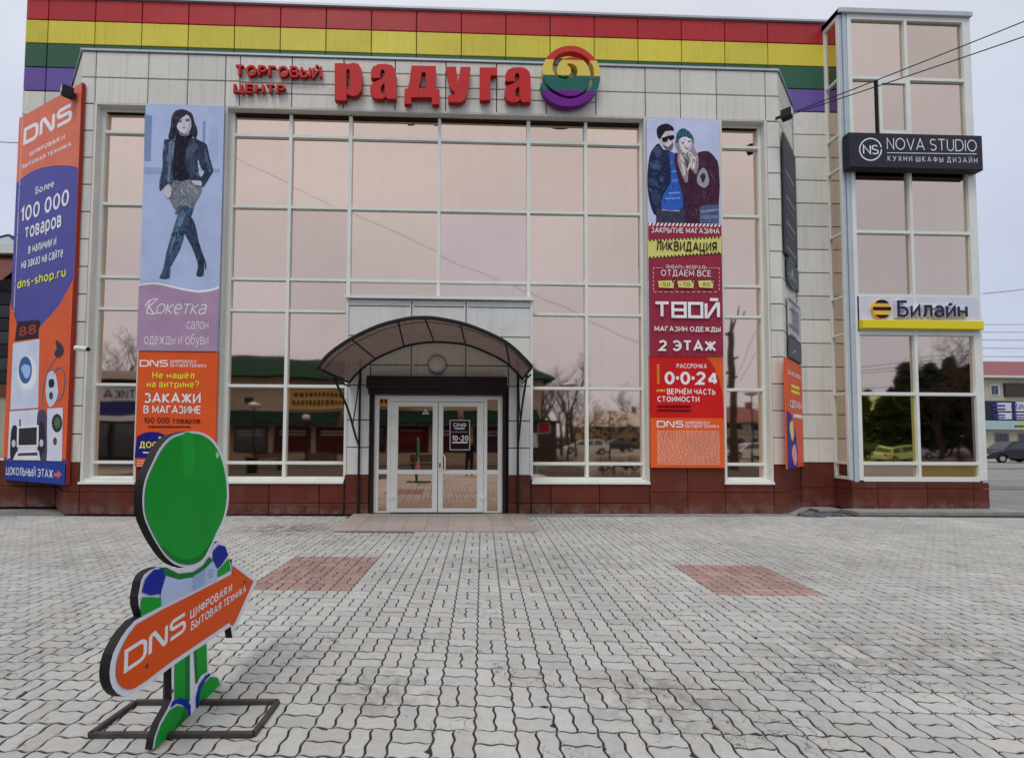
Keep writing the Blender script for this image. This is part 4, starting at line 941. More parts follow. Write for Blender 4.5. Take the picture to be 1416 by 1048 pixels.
p.shape([(262,152),(282,148),(280,154),(264,158)], (60,56,70)); p.shape([(300,146),(322,142),(322,148),(302,152)], (60,56,70)); p.shape([(280,184),(302,182),(292,192)], (150,100,120)); p.shape([(291,158),(296,174),(288,174)], (170,162,178))
k_ = p.k; p.build(t, 'printed_photo'); p = Print(BN, (180, 380), 3.743); p.k = k_
wave = smooth([(20,60),(60,50),(130,42),(200,54),(280,72),(360,82),(430,72),(490,50)], 4, False)
wl = [BN.at(180+x/3.743, 380+y/3.743) for x, y in wave]; wl = [(max(-7.18, min(-5.43, u)), z) for u, z in wl]
p.uv([(-7.18, 3.617)]+wl+[(-5.43, 3.617)], (225,228,238)); 
p.uv([(-7.18, 3.618)]+[(u, z-.03-.03*i/len(wl)) for i, (u, z) in enumerate(wl)]+[(-5.43, 3.618)], (168,138,164))
p.text('Кокетка', (85, 203), (392, 132), (232,228,238), th=.075, gap=.1, shear=.28)
p.line([(82,165),(96,140),(125,128),(150,126)], .02, (232,228,238)); p.line([(150,196),(120,205),(92,200),(86,190)], .02, (232,228,238))
p.text('салон', (295, 283), (408, 243), (226,222,234), th=.09, top=.7, gap=.12); p.text('одежды и обуви', (75, 360), (408, 322), (226,222,234), th=.09, top=.7, gap=.12)
p.build(t)
# --- orange electronics banner
t = banner('advertising_banner', 'orange electronics banner with yellow and white words, partly behind the green cut-out', BN, -7.15, -5.42, 1.06, 3.60, .004, (214, 88, 44))
p = Print(BN, (190, 480), 5.825); p.base = .004; W2 = (238, 232, 236)
p.text('DNS', (18,157), (248,104), W2, th=.2, font=LOGO, gap=.12); p.text('ЦИФРОВАЯ И', (265,128), (475,104), W2, th=.15); p.text('БЫТОВАЯ ТЕХНИКА', (265,160), (558,137), W2, th=.15)
YL = (240, 222, 60)
p.text('Не нашёл', (120,252), (460,200), YL, th=.17); p.text('на витрине?', (75,325), (498,270), YL, th=.17)
p.text('ЗАКАЖИ', (55,452), (512,370), W2, th=.2, gap=.11); p.text('В МАГАЗИНЕ', (50,535), (515,472), W2, th=.18, gap=.11)
p.text('100 000 товаров', (52,612), (508,568), (60,22,34), th=.15); p.greek((90,650), (430,632), 1, (60,22,34), seed=8, wmin=.04, wmax=.1)
a_ = BN.pts([(-2,905),(300,905)], (190,480), 5.825, .004)
dome = [BN.at(190+x/5.825, 480+y/5.825, .004) for x, y in smooth([(-2,722),(60,690),(130,682),(200,695),(255,738),(288,800),(300,890)], 4, False)]
dome = [(max(u, -7.15), z) for u, z in dome]
p.uv([(-7.15, dome[-1][1])]+dome, (34,36,118))
p.text('+', (165,760), (202,700), YL, th=.12); p.text('ДОСТАВКА', (18,812), (395,760), YL, th=.2, gap=.1); p.greek((48,858), (230,838), 1, W2, seed=9, wmin=.06, wmax=.16); p.greek((0,965), (300,905), 3, (240,180,160), seed=10)
p.build(t)
# --- couple poster, liquidation, clothes shop
t = banner('advertising_banner', 'tall banner with a young couple in caps above crimson sale panels', BN, 4.30, 6.02, 3.62, 9.23, 0, (190, 197, 226))
p = Print(BN, (880, 150), 4.03); p.photo = True
p.shape([(72,270),(95,222),(125,195),(150,230),(210,250),(232,330),(242,430),(272,520),(282,590),(200,600),(115,602),(85,562),(66,480),(61,380)], (34,42,70), 2)
p.shape([(75,300),(120,290),(140,330),(120,345),(80,330)], (56,74,112), 2); p.shape([(68,390),(115,400),(120,430),(72,425)], (52,68,104), 2); p.shape([(80,470),(125,470),(135,520),(100,540)], (50,64,98), 2); p.shape([(95,222),(130,215),(140,262),(110,275)], (66,80,110), 2)
p.folds([(72,270),(95,222),(125,195),(150,230),(185,250),(188,420),(150,482),(140,560),(200,600),(115,602),(85,562),(66,480),(61,380)], (60,78,120), 46, 20, (12,40), 12, 40, .2)
p.shape([(112,560),(270,566),(282,645),(108,640)], (62,62,82)); p.shape([(140,562),(240,568),(240,576),(140,570)], (150,150,170))
p.shape([(182,250),(215,256),(226,340),(246,430),(262,540),(230,566),(140,560),(150,482),(188,420),(190,330)], (52,92,178), 2)
for y, x0, x1 in ((300,192,214),(350,194,222),(400,196,230),(470,172,244),(500,160,250)): p.shape([(x0,y),(x1,y-4),(x1,y+5),(x0,y+9)], (112,148,214))
p.shape([(128,150),(145,130),(195,125),(208,150),(211,190),(197,226),(178,234),(152,208),(135,182)], (204,194,198), 3); p.shape([(150,205),(178,215),(205,190),(200,226),(178,238),(158,222)], (110,98,104), 2)
p.shape([(112,130),(122,102),(165,86),(202,104),(206,126),(160,130),(135,170),(120,162)], (32,30,42), 2); p.shape([(142,166),(205,150),(208,172),(186,182),(178,170),(170,186),(150,190)], (20,20,28), 2)
p.shape([(320,260),(350,245),(400,240),(440,280),(459,330),(459,535),(400,545),(352,560),(352,642),(270,642),(275,560),(242,430),(216,330),(214,250)], (66,36,56), 2)
p.folds([(320,260),(350,245),(400,240),(440,280),(459,330),(459,535),(400,545),(352,560),(352,642),(270,642),(275,560),(250,430),(290,420),(340,330)], (82,46,68), 44, 70, (16,60), 13, 34)
p.shape([(352,545),(459,535),(459,642),(352,642)], (78,92,122)); p.shape([(356,570),(456,560),(456,572),(356,584)], (120,134,160)); p.shape([(360,600),(456,596),(450,612),(365,618)], (108,120,148), 2)
p.shape([(214,185),(232,240),(228,300),(262,400),(285,412),(292,330),(330,372),(345,320),(342,265),(318,215),(312,185)], (150,138,140), 2); p.shape([(240,260),(262,280),(272,380),(255,340)], (214,206,204), 2); p.shape([(300,270),(318,290),(322,340),(306,320)], (220,212,210), 2); p.shape([(276,262),(292,290),(284,360),(272,300)], (92,78,84), 2)
p.folds([(214,185),(232,240),(228,300),(262,400),(285,412),(292,330),(330,372),(345,320),(342,265),(318,215),(312,185)], (166,154,152), 44, 82, (18,70), 14, 60, .09); p.folds([(190,255),(215,256),(226,340),(246,430),(255,530),(150,540),(155,482),(190,420)], (62,104,186), 22, 100, (12,40), 15, 34)
p.shape([(235,182),(250,166),(295,160),(312,190),(306,228),(276,252),(250,236)], (216,208,214), 3); p.shape([(220,182),(224,142),(245,118),(268,116),(300,140),(317,170),(316,202),(300,172),(262,160),(235,178),(222,200)], (38,84,102), 2)
for k in range(4): p.shape([(236+k*18,160),(240+k*17,130),(244+k*17,130),(242+k*18,158)], (66,114,132))
p.shape([(300,168),(312,192),(306,228),(284,248),(290,222),(302,200)], (184,172,186), 2); p.shape([(268,204),(276,220),(266,220)], (180,166,174))
p.folds([(112,130),(122,102),(165,86),(202,104),(206,120),(160,126),(135,150)], (46,42,54), 12, 10, (8,22), 16)
p.shape([(248,196),(266,190),(264,197),(250,201)], (70,60,70)); p.shape([(284,186),(302,182),(302,188),(286,192)], (70,60,70)); p.shape([(268,226),(290,222),(280,232)], (150,90,104))
p.shape([(335,390),(350,352),(374,334),(396,370),(402,420),(376,446),(342,426)], (152,152,166), 3); p.shape([(352,380),(372,362),(384,384),(368,420),(360,400)], (60,44,60), 2)
k_ = p.k; p.build(t, 'printed_photo'); p = Print(BN, (880, 150), 4.03); p.k = k_
MR = (146, 48, 66)
p.uv([(4.30, BN.at(880, 308.6)[1]), (6.02, BN.at(1000, 311.0)[1]), (6.02, 3.622), (4.30, 3.622)], MR)
z_ = BN.at(945, 309.5)[1]
for k in range(19): u = 4.30+k*.0905; p.uv([(u, z_-.075), (u+.045, z_-.075), (min(u+.085, 6.02), z_), (min(u+.04, 6.0), z_)], (232,222,226))
p.text('ЗАКРЫТИЕ МАГАЗИНА', (80,696), (460,672), W2, th=.17, gap=.13)
YB_ = (212, 204, 116)
p.uv(BN.pts([(62,737),(470,716),(470,810),(62,838)], (880,150), 4.03), YB_)
for k in range(20):
    x = 66+k*20
    for y0 in (736, 828): yy = y0-(x-66)*.052; yy2 = y0-(x-66)*.064; yv = yy if y0 == 736 else yy2; p.shape([(x,yv),(x+9,yv-.5),(x+15,yv+9),(x+6,yv+9.5)], (40,34,30))
p.text('ЛИКВИДАЦИЯ', (106,797), (442,748), (34,28,30), th=.19, gap=.13, shear=.06)
for a, b in (((90,892),(150,892)),((395,892),(455,892)),((90,1026),(455,1026)),((90,892),(90,1026)),((455,892),(455,1026))):
    n = 4 if abs(b[0]-a[0]) < 70 and a[1] == b[1] else 12
    if a[0] == b[0]: n = 6
    for k in range(n):
        t0, t1 = k/n, (k+.6)/n; p.line([(a[0]+(b[0]-a[0])*t0, a[1]+(b[1]-a[1])*t0), (a[0]+(b[0]-a[0])*t1, a[1]+(b[1]-a[1])*t1)], .012, (226,200,206))
p.text('ЯНВАРЬ-ФЕВРАЛЬ', (160,898), (386,880), (230,205,212), th=.13); p.text('ОТДАЕМ ВСЕ', (132,938), (410,907), W2, th=.14, gap=.16)
for x0, x1, s_ in ((115,205,'-50'),(222,315,'-70'),(337,423,'-80')):
    p.shape([(x0,966),(x1,962),(x1-4,1006),(x0+6,1002)], YB_); p.text(s_, (x0+12,997), (x1-22,974), (50,60,30), th=.15); p.shape(ell(x1-2,966,11,11,14), (34,28,30)); p.text('%'.replace('%', 'о'), (x1-6,972), (x1+2,962), W2, th=.2, top=.7)
p.setc((880, 390), 3.743)
p.text('ТВОЙ', (86,190), (424,107), WHT, th=.21, gap=.09, font=BLOCK); p.text('МАГАЗИН ОДЕЖДЫ', (88,258), (428,235), W2, th=.2, gap=.12); p.text('2 ЭТАЖ', (110,360), (405,305), WHT, th=.22, gap=.12)
p.build(t)
# --- instalment banner
t = banner('advertising_banner', 'red and orange banner offering instalments 0-0-24, lowest under the couple', BN, 4.31, 6.015, 1.07, 3.61, .004, (198, 34, 32))
p = Print(BN, (880, 390), 3.743); p.base = .004
p.uv([(5.62, 3.608), (6.013, 3.608), (6.013, 2.4), (5.99, 2.75), (5.93, 3.05), (5.82, 3.35), (5.72, 3.5)], (214, 92, 40))
za = BN.at(950, 578)[1]; p.uv([(4.312, 1.072), (6.013, 1.072), (6.013, za), (4.312, za)], (222, 94, 44))
p.text('РАССРОЧКА', (208,446), (365,423), W2, th=.19); p.text('0·0·24', (146,532), (423,463), W2, th=.24, gap=.12); p.text('или', (105,568), (146,555), YL, th=.18, top=.7)
p.text('ВЕРНЁМ ЧАСТЬ', (158,582), (408,553), W2, th=.2); p.text('СТОИМОСТИ', (108,620), (325,592), W2, th=.2); p.greek((108,674), (282,634), 2, (110,14,16), seed=11, wmin=.05, wmax=.13)
p.text('DNS', (105,752), (243,718), W2, th=.2, font=LOGO, gap=.12); p.text('ЦИФРОВАЯ И', (253,735), (378,720), W2, th=.16); p.text('БЫТОВАЯ ТЕХНИКА', (253,754), (427,739), W2, th=.16)
p.greek((108,945), (430,768), 17, (240,176,150), seed=12, wmin=.02, wmax=.08); p.greek((106,530), (118,425), 9, (224,160,60), seed=13, wmin=.5, wmax=.9)
p.build(t)
# --- tall left corner banner (stands across the corner on its own frame)
LBP = Plane(-11.13, 11.43, 2.53, -1.23); LW = math.hypot(2.53, 1.23)
t = banner('advertising_banner', 'very tall orange and blue electronics banner standing across the left corner', LBP, 0, LW, .66, 9.68, 0, (78, 76, 152), edge=(150, 52, 38), thick=.05)
p = Print(LBP, (0, 130), 3.614)
def clampu(l): return [(max(0.0, min(LW, u)), max(.66, min(9.68, z))) for u, z in l]
cv = clampu(LBP.pts(smooth([(60,470),(90,440),(140,400),(200,373),(290,357),(360,362),(420,372)], 3, False), (0,130), 3.614))
p.uv([(0, 9.68), (0, cv[0][1])]+cv[1:-1]+[(LW, cv[-1][1]), (LW, 9.68)], (216,112,84))
p.text('DNS', (116,262), (364,38), WHT, th=.26, font=LOGO, gap=.12); p.text('ЦИФРОВАЯ И', (148,312), (325,202), W2, th=.2); p.text('БЫТОВАЯ ТЕХНИКА', (112,376), (358,238), W2, th=.2)
p.text('Более', (178,504), (272,428), WHT, th=.18); p.text('100 000', (103,648), (348,470), WHT, th=.19); p.text('товаров', (124,730), (308,640), WHT, th=.19, top=.7, tl=(124,668))
p.text('в наличии и', (143,802), (283,738), WHT, th=.18, top=.7, tl=(143,762)); p.text('на заказ на сайте', (108,878), (317,797), WHT, th=.18, top=.7, tl=(108,838)); p.text('dns-shop.ru', (88,976), (332,862), YL, th=.19)
for x, y in ((282,505),(202,635),(225,600),(150,960),(340,420)): p.shape(ell(x,y,2.2,3,8), (160,160,210))
p.setc((0, 400), 3.276)
low = clampu(LBP.pts([(-60,40),(48,55),(78,150),(182,175),(270,75),(400,-60)], (0,400), 3.276))
p.uv([(0, 1.2), (0, low[0][1])]+low[1:-1]+[(LW, low[-1][1]), (LW, 1.2)], (216,92,46))
p.shape([(80,148),(180,140),(178,222),(70,236)], (44,28,32)); p.text('88', (88,216), (168,156), (158,60,52), th=.2)
LG = (200,210,228)
p.shape([(62,245),(182,226),(176,536),(50,545)], LG); p.shape(ell(125,378,44,80,30), (226,230,240)); p.shape(ell(118,366,30,62,28), (58,96,150)); p.shape([(98,360),(112,340),(140,350),(138,390),(120,405),(108,382)], (150,190,226), 2)
p.shape([(48,550),(176,541),(172,760),(38,766)], (212,216,230)); p.shape([(48,548),(176,539),(176,544),(48,553)], (120,120,140))
p.shape([(218,540),(288,536),(284,778),(214,776)], (206,212,226)); p.shape(ell(262,606,24,42,24), (44,48,50)); p.shape(ell(264,604,14,26,18), (78,104,76)); p.shape(ell(253,688,9,18,16), (110,62,56))
p.shape(smooth([(175,560),(210,550),(216,640),(214,776),(180,776),(172,660)], 3), (70,70,92)); p.shape(smooth([(55,640),(72,615),(84,640),(84,730),(70,765),(50,762)], 3), (34,32,46)); p.shape(smooth([(180,620),(196,600),(208,640),(206,720),(190,752),(178,740)], 3), (38,36,52)); p.shape(ell(66,698,9,17,12), (190,196,212)); p.shape(ell(192,696,9,17,12), (190,196,212))
p.shape([(82,622),(180,615),(178,712),(80,715)], (226,228,236)); p.shape([(90,630),(172,624),(170,704),(88,706)], (46,42,48)); p.shape([(92,588),(98,588),(98,620),(92,620)], (60,60,70)); p.shape([(80,735),(180,730),(188,774),(62,772)], (220,222,232)); p.shape([(88,742),(172,738),(176,752),(84,754)], (60,60,74))
p.shape(smooth([(222,380),(250,372),(262,410),(268,470),(250,520),(226,530),(212,470),(214,420)], 3), (196,206,222)); p.shape(smooth([(226,412),(248,408),(250,440),(228,446)], 2), (36,36,46)); p.shape(ell(236,482,9,18,12), (60,60,70))
p.line(smooth([(268,505),(290,470),(297,400),(284,358),(262,360),(248,385)], 3, False), .035, (112,112,126)); p.line(smooth([(266,300),(235,340),(210,400),(196,470),(200,530),(215,545)], 3, False), .03, (128,128,140))
p.shape(smooth([(256,232),(272,240),(290,262),(288,296),(262,310),(250,290),(262,270)], 2), (52,54,66))
p.uv(clampu(LBP.pts([(-20,777),(310,784),(310,890),(-20,872)], (0,400), 3.276)), (38,62,148)); p.text('ЦОКОЛЬНЫЙ ЭТАЖ', (32,839), (246,815), WHT, th=.15, gap=.14)
p.shape([(250,832),(266,832),(266,818),(284,838),(266,858),(266,846),(250,846)], (216,98,64))
p.build(t)
MB().tube([(-11.1, 11.5, 0.0), (-11.1, 11.5, 9.6)], .03, 6).tube([(-8.66, 10.3, .6), (-8.66, 10.3, 9.6)], .02, 6).build('support_post', M_STEEL, t, kind='stuff') if 0 else None
MB().tube([(-11.05, 11.46, 0.0), (-11.05, 11.46, 9.6)], .03, 6).build('support_post', M_STEEL, t)
# --- right corner banners
def corner_banner(label, off, sc, quad, bg, d=.07):
    q = CHR.pts(quad, off, sc, d); u0 = (q[0][0]+q[3][0])/2; u1 = (q[1][0]+q[2][0])/2; z1 = (q[0][1]+q[1][1])/2; z0 = (q[2][1]+q[3][1])/2
    return banner('advertising_banner', label, CHR, u0, u1, z0, z1, d, bg), (u0, z0, u1, z1)
t, b = corner_banner('dark grey banner on the right corner, uppermost of its column', (1040,160), 3.743, [(155,65),(222,220),(240,790),(180,715)], (66,64,74))
p = Print(CHR); p.base = .07
for k in range(7):
    z = b[3]-.9-k*.62; p.uv([(b[0]+.15, z), (b[2]-.25, z), (b[2]-.25, z+.09), (b[0]+.15, z+.09)], (122,120,132)); p.uv([(b[0]+.3, z-.2), (b[2]-.4, z-.2), (b[2]-.4, z-.14), (b[0]+.3, z-.14)], (104,102,114))
p.build(t)
t, b2_ = corner_banner('dark green picture panel under the dark grey corner banner', (1040,160), 3.743, [(183,728),(240,803),(243,905),(190,868)], (70,88,88))
p = Print(CHR); p.base = .07; p.uv([(b2_[0]+.1, b2_[1]+.1), (b2_[0]+.7, b2_[1]+.15), (b2_[0]+.5, b2_[3]-.15)], (150,160,156)); p.build(t)
t, b3_ = corner_banner('pale grey notice panel on the right corner', (1040,430), 3.493, [(178,-62),(238,-25),(238,146),(182,128)], (186,184,192))
p = Print(CHR); p.base = .07; greek(p.mb, CHR, (b3_[0]+.15, b3_[1]+.9, b3_[2]-.15, b3_[3]-.1), 7, p.lay(), p.ink((120,118,128)), seed=21); p.uv([(b3_[0]+.3, b3_[1]+.15), (b3_[2]-.3, b3_[1]+.15), (b3_[2]-.3, b3_[1]+.75), (b3_[0]+.3, b3_[1]+.75)], (140,132,146)); p.build(t)
t, b4_ = corner_banner('black and white photo panel above the orange corner banner', (1040,430), 3.493, [(182,136),(238,152),(240,255),(184,222)], (82,86,92))
p = Print(CHR); p.base = .07; p.uv([(b4_[0]+.2, b4_[1]+.1), (b4_[0]+.6, b4_[1]+.2), (b4_[0]+.8, b4_[3]-.2), (b4_[0]+.4, b4_[3]-.3)], (160,160,164)); p.build(t)
t, b5 = corner_banner('narrow orange electronics banner on the right corner, lowest of its column', (1040,430), 3.493, [(160,226),(240,266),(250,750),(172,762)], (214,90,52))
p = Print(CHR, (1040,430), 3.493); p.base = .07
U = lambda f: b5[0]+(b5[2]-b5[0])*f; Z = lambda f: b5[3]-(b5[3]-b5[1])*f
p.uv([(U(0), Z(.47)), (U(.25), Z(.5)), (U(.5), Z(.66)), (U(.62), Z(.85)), (U(.55), Z(1)), (U(0), Z(1))], (44,44,132))
p.uv(smooth([(U(.15), Z(.62)), (U(.32), Z(.56)), (U(.4), Z(.68)), (U(.28), Z(.75))], 3), (226,200,120)); p.uv(smooth([(U(.25), Z(.84)), (U(.45), Z(.78)), (U(.55), Z(.92)), (U(.4), Z(.98))], 3), (222,150,160))
text(p.mb, CHR, 'DNS', (U(.12), Z(.14), U(.5), Z(.10)), .2, 1, p.lay(), p.ink(W2), font=LOGO); greek(p.mb, CHR, (U(.55), Z(.14), U(.9), Z(.10)), 2, p.lay(), p.ink(W2)); greek(p.mb, CHR, (U(.3), Z(.31), U(.8), Z(.21)), 2, p.lay(), p.ink(YL), wmin=.2, wmax=.4)
text(p.mb, CHR, 'СДЕЛАЕМ', (U(.2), Z(.44), U(.95), Z(.37)), .2, 1, p.lay(), p.ink(W2)); greek(p.mb, CHR, (U(.4), Z(.54), U(.95), Z(.48)), 1, p.lay(), p.ink(W2), wmin=.15, wmax=.3)
p.build(t)

# ================================================================== TOWER SIGNS
NP = Plane(0, YT-.22, 1, 0); o5 = (1165, 175); s5 = 6.907
q = NP.pts([(60,57),(1333,85),(1348,412),(75,392)], o5, s5)
t = thing('shop_sign', 'black box sign reading NOVA STUDIO across the corner tower', 'sign', (11.3, YT, 9.3))
nu0, nu1, nz0, nz1 = (q[0][0]+q[3][0])/2, (q[1][0]+q[2][0])/2, (q[2][1]+q[3][1])/2, (q[0][1]+q[1][1])/2
MB().panel(NP, nu0, nu1, nz0, nz1, -.2, 0, c=.012, wob=0).build('sign_box', paint('black_sign_vinyl', disp(38, 38, 50), rough=.4, var=.05), t)
p = Print(NP, o5, s5)
ring = ell(268, 220, 104, 104, 36); p.line(ring+[ring[0]], .03, WHT); p.text('NS', (196,266), (345,178), WHT, th=.13, gap=.06); p.text('NOVA STUDIO', (424,222), (1279,130), WHT, th=.085, gap=.14)
for (x, y) in ((424,128),(424,214)): pass
p.shape([(424,250),(1280,262),(1280,268),(424,256)], WHT); p.text('КУХНИ ШКАФЫ ДИЗАЙН', (430,332), (1286,300), (196,196,206), th=.17, gap=.42)
p.build(t)
BPp = Plane(0, YT+.05-.05, 1, 0); o6 = (1160, 400); s6 = 6.556
t = thing('shop_sign', 'white fascia sign with striped ball, Билайн lettering and yellow bar', 'sign', (11.3, YT, 4.9))
q = BPp.pts([(140,60),(1335,76),(1345,402),(145,385)], o6, s6); bz0, bz1 = (q[2][1]+q[3][1])/2, (q[0][1]+q[1][1])/2
MB().panel(BPp, 9.80, 12.93, bz0, bz1, -.06, .0, c=.01, wob=0).build('sign_board', paint('white_sign_acrylic', disp(200, 202, 214), rough=.35, var=.04), t)
p = Print(BPp, o6, s6); p.base = .03
C_ = BPp.at(1160+386/s6, 400+180/s6, .05); Rr = abs(BPp.at(1160+470/s6, 400+180/s6, .05)[0]-C_[0])
MB().lathe((C_[0], YT-.0, C_[1]), [(Rr, 0), (Rr, .05), (Rr*.97, .06)], 36, axis='y').build('ball_disc', paint('ball_yellow', disp(228, 178, 66), rough=.3), t)
p2 = Print(BPp)
for y0, y1 in ((.62, 1.0), (-.14, .22), (-.99, -.62)):
    y0, y1 = max(-.985, y0), min(.985, y1)
    pts = []
    a0, a1 = math.asin(y0), math.asin(y1)
    for k in range(9): a = a0+(a1-a0)*k/8; pts.append((C_[0]+Rr*.99*math.cos(a), C_[1]+Rr*.99*math.sin(a)))
    for k in range(9): a = a1+(a0-a1)*k/8; pts.append((C_[0]-Rr*.99*math.cos(a), C_[1]+Rr*.99*math.sin(a)))
    p2.mb.poly(BPp, pts, .066, p2.ink((40, 26, 24)))
p2.build(t, 'ball_stripes')
a, b = BPp.pts([(536,250),(1166,108)], o6, s6, .1)
mb = MB(); text(mb, BPp, 'Билайн', (a[0]-.02, a[1]-.02, b[0]+.02, b[1]+.02), .2, 1, .0, 0, .085, gap=.1, side=0); mb.build('letter_halo', paint('white_letter_acrylic', (.7, .7, .74), rough=.4), t)
mb = MB(); text(mb, BPp, 'Билайн', (a[0], a[1], b[0], b[1]), .15, 1, .087, 0, .012, gap=.15); mb.build('lettering', paint('navy_letter_vinyl', disp(32, 32, 62), rough=.35), t)
a, b = BPp.pts([(220,352),(1318,280)], o6, s6, .12); MB().panel(BPp, a[0], b[0], a[1]-.0, b[1]-.02, 0, .12, c=.015, wob=0).build('light_bar', paint('yellow_light_box', disp(222, 204, 30), rough=.3, var=.03), t)

# ================================================================== CANOPY
YC = 8.17
CPL = Plane(0, YC, 1, 0); BPL = Plane(0, YF-.05, 1, 0)
cn = thing('entrance_canopy', 'arched brown translucent canopy on black steel frame over the entrance doors', 'canopy', (-.5, YF, 3))
fa = smooth(CPL.pts([(40,462),(110,380),(240,290),(400,215),(550,175),(650,165),(760,172),(930,210),(1100,280),(1200,345),(1310,455)], (430,400), 4.29), 4, False)
ba = smooth(BPL.pts([(228,548),(290,480),(385,410),(480,365),(580,330),(700,312),(830,315),(950,335),(1130,415),(1215,485),(1255,530)], (430,400), 4.29), 4, False)
print('canopy', fa[0], fa[-1], ba[0], ba[-1], fa[20], ba[20])
n = len(fa)
M_POLY, nn, ll, bb = new_mat('brown_polycarbonate_sheet')
bb.inputs['Base Color'].default_value = (.10, .062, .055, 1); bb.inputs['Roughness'].default_value = .25
tr_ = nn.new('ShaderNodeBsdfTransparent'); tr_.inputs[0].default_value = (.24, .17, .15, 1); tl_ = nn.new('ShaderNodeBsdfTranslucent'); tl_.inputs[0].default_value = (.15, .108, .095, 1)
m1 = nn.new('ShaderNodeMixShader'); m1.inputs[0].default_value = .6; m2 = nn.new('ShaderNodeMixShader'); m2.inputs[0].default_value = .3
ll.new(tr_.outputs[0], m1.inputs[1]); ll.new(tl_.outputs[0], m1.inputs[2]); ll.new(m1.outputs[0], m2.inputs[1]); ll.new(bb.outputs[0], m2.inputs[2]); ll.new(m2.outputs[0], nn['Material Output'].inputs[0])
def lerp(a, b, t): return a+(b-a)*t
def cpt(i, t, off=0): return (lerp(fa[i][0], ba[i][0], t), lerp(YC, YF-.05, t), lerp(fa[i][1], ba[i][1], t)+off)
pur = [0, 8, 15, 21, 27, 34, n-1]
for a, b in zip(pur, pur[1:]):
    vs = []; fs = []
    for i in range(a, b+1):
        vs += [cpt(i, 0, .012), cpt(i, .5, .012), cpt(i, 1, .012)]
    for k in range(b-a):
        for s_ in (0, 1): fs.append((3*k+s_, 3*k+3+s_, 3*k+4+s_, 3*k+1+s_))
    MB().add(vs, fs).build('roof_sheet', M_POLY, cn, smooth=True)
for t, r_ in ((0, .036), (.16, .007), (1, .024)):
    MB().tube([cpt(i, t, -.01) for i in range(n)], r_, 6).build('arch_rib', M_BLACK, cn)
for i in pur: MB().tube([cpt(i, 0, -.02), cpt(i, 1, -.02)], .018 if i not in (0, n-1) else .028, 6).build('purlin', M_BLACK, cn)
for e_ in (0, n-1): MB().tube([(lambda q: (q[0], q[1], q[2]-.13))(cpt(e_, .12)), (lambda q: (q[0], q[1], q[2]-.10))(cpt(e_, 1))], .02, 6).build('lower_rail', M_BLACK, cn)
for e_, pxx, sgn in ((0, (496.5, 640), 1), (n-1, (716, 640), -1)):
    wx = BPL.at(*pxx)[0]; zt = ba[e_][1]+.05
    MB().tube([(wx, YF-.07, .03), (wx, YF-.07, zt+.45)], .026, 6).build('wall_post', M_BLACK, cn)
    q = cpt(e_, .45); P0 = (q[0], q[1], q[2]-.06); P3 = (wx, YF-.09, 1.55)
    pts = smooth([(0, P0[2]), (.5, P0[2]-.55), (.85, P0[2]-1.15), (1.0, P3[2])], 5, False)
    path = [(lerp(P0[0], P3[0], min(1, s_)), lerp(P0[1], P3[1], min(1, s_)), z) for s_, z in pts]
    MB().tube(path, .024, 6).build('bracket', M_BLACK, cn)
    MB().tube([path[8], (wx, YF-.08, zt+.1)], .014, 6).build('bracket_brace', M_BLACK, cn)

# ================================================================== SMALL FITTINGS
def floodlight(pl, x, y, label, s=.62):
    u, z = pl.at(x, y, .25); X, Y, _ = pl.P(u, z, .25)
    t = thing('floodlight', label, 'floodlight', (X, Y, z))
    MB().panel(pl, u-.17*s, u+.17*s, z-.10, z+.08, .12, .32, c=.02).build('lamp_housing', M_BLACK, t); MB().pbox(pl, u-.15*s, u+.15*s, z-.085, z+.065, .323, .335).build('lamp_glass', M_LAMPG, t)
    MB().pbox(pl, u-.02, u+.02, z-.03, z+.02, .0, .13).build('bracket', M_BLACK, t)
floodlight(CHL, 91, 126, 'small floodlight above the tall orange and blue corner banner'); floodlight(CHR, 1090, 157, 'small floodlight on the right corner where the cables leave')
u, z = CHL.at(107, 484, .15); X, Y, _ = CHL.P(u, z, 0)
t = thing('security_camera', 'small pale bullet camera beside the tall corner banner', 'camera', (X, Y, z))
MB().tube([(X-.02, Y-.02, z), (X+.02, Y-.14, z)], .025, 8).build('bracket', M_WHITE, t); MB().tube([(X-.1, Y-.14, z+.03), (X+.16, Y-.2, z)], [.05, .045], 10).build('housing', M_WHITE, t); MB().tube([(X+.16, Y-.2, z), (X+.175, Y-.203, z-.002)], .038, 10).build('lens', M_BLACK, t)
def cable(a, b, sag, label, r=.009, n=24, group=None):
    pts = [(lerp(a[0], b[0], k/n), lerp(a[1], b[1], k/n), lerp(a[2], b[2], k/n)-4*sag*(k/n)*(1-k/n)) for k in range(n+1)]
    o = MB().tube(pts, r, 5).build('cable', M_BLACK); return tag(o, label, 'cable', group)
def on_y(x, y, Y): r = ray(x, y); k = Y/r.y; return (r.x*k, Y, CH+r.z*k)
A0 = on_y(1094, 157, 10.45)
cable(A0, on_y(1500, -4, 8.6), .02, 'upper of two black cables running from the right corner past the tower', r=.012)
cable((A0[0], A0[1], A0[2]-.03), on_y(1500, 22, 8.4), .02, 'lower of two black cables running from the right corner past the tower', r=.012)
cable(on_y(-40, 193, 14), on_y(33, 198, 11.45), .02, 'thin cable reaching the left end of the rainbow wall', r=.01)
cable(on_y(1360, 406, 11.2), on_y(1460, 392, 20), .05, 'thin cable leaving the tower edge level with the Билайн sign', r=.01)
for i, (u, z) in enumerate(((-1.18, 0), (-.4, 0))): pass

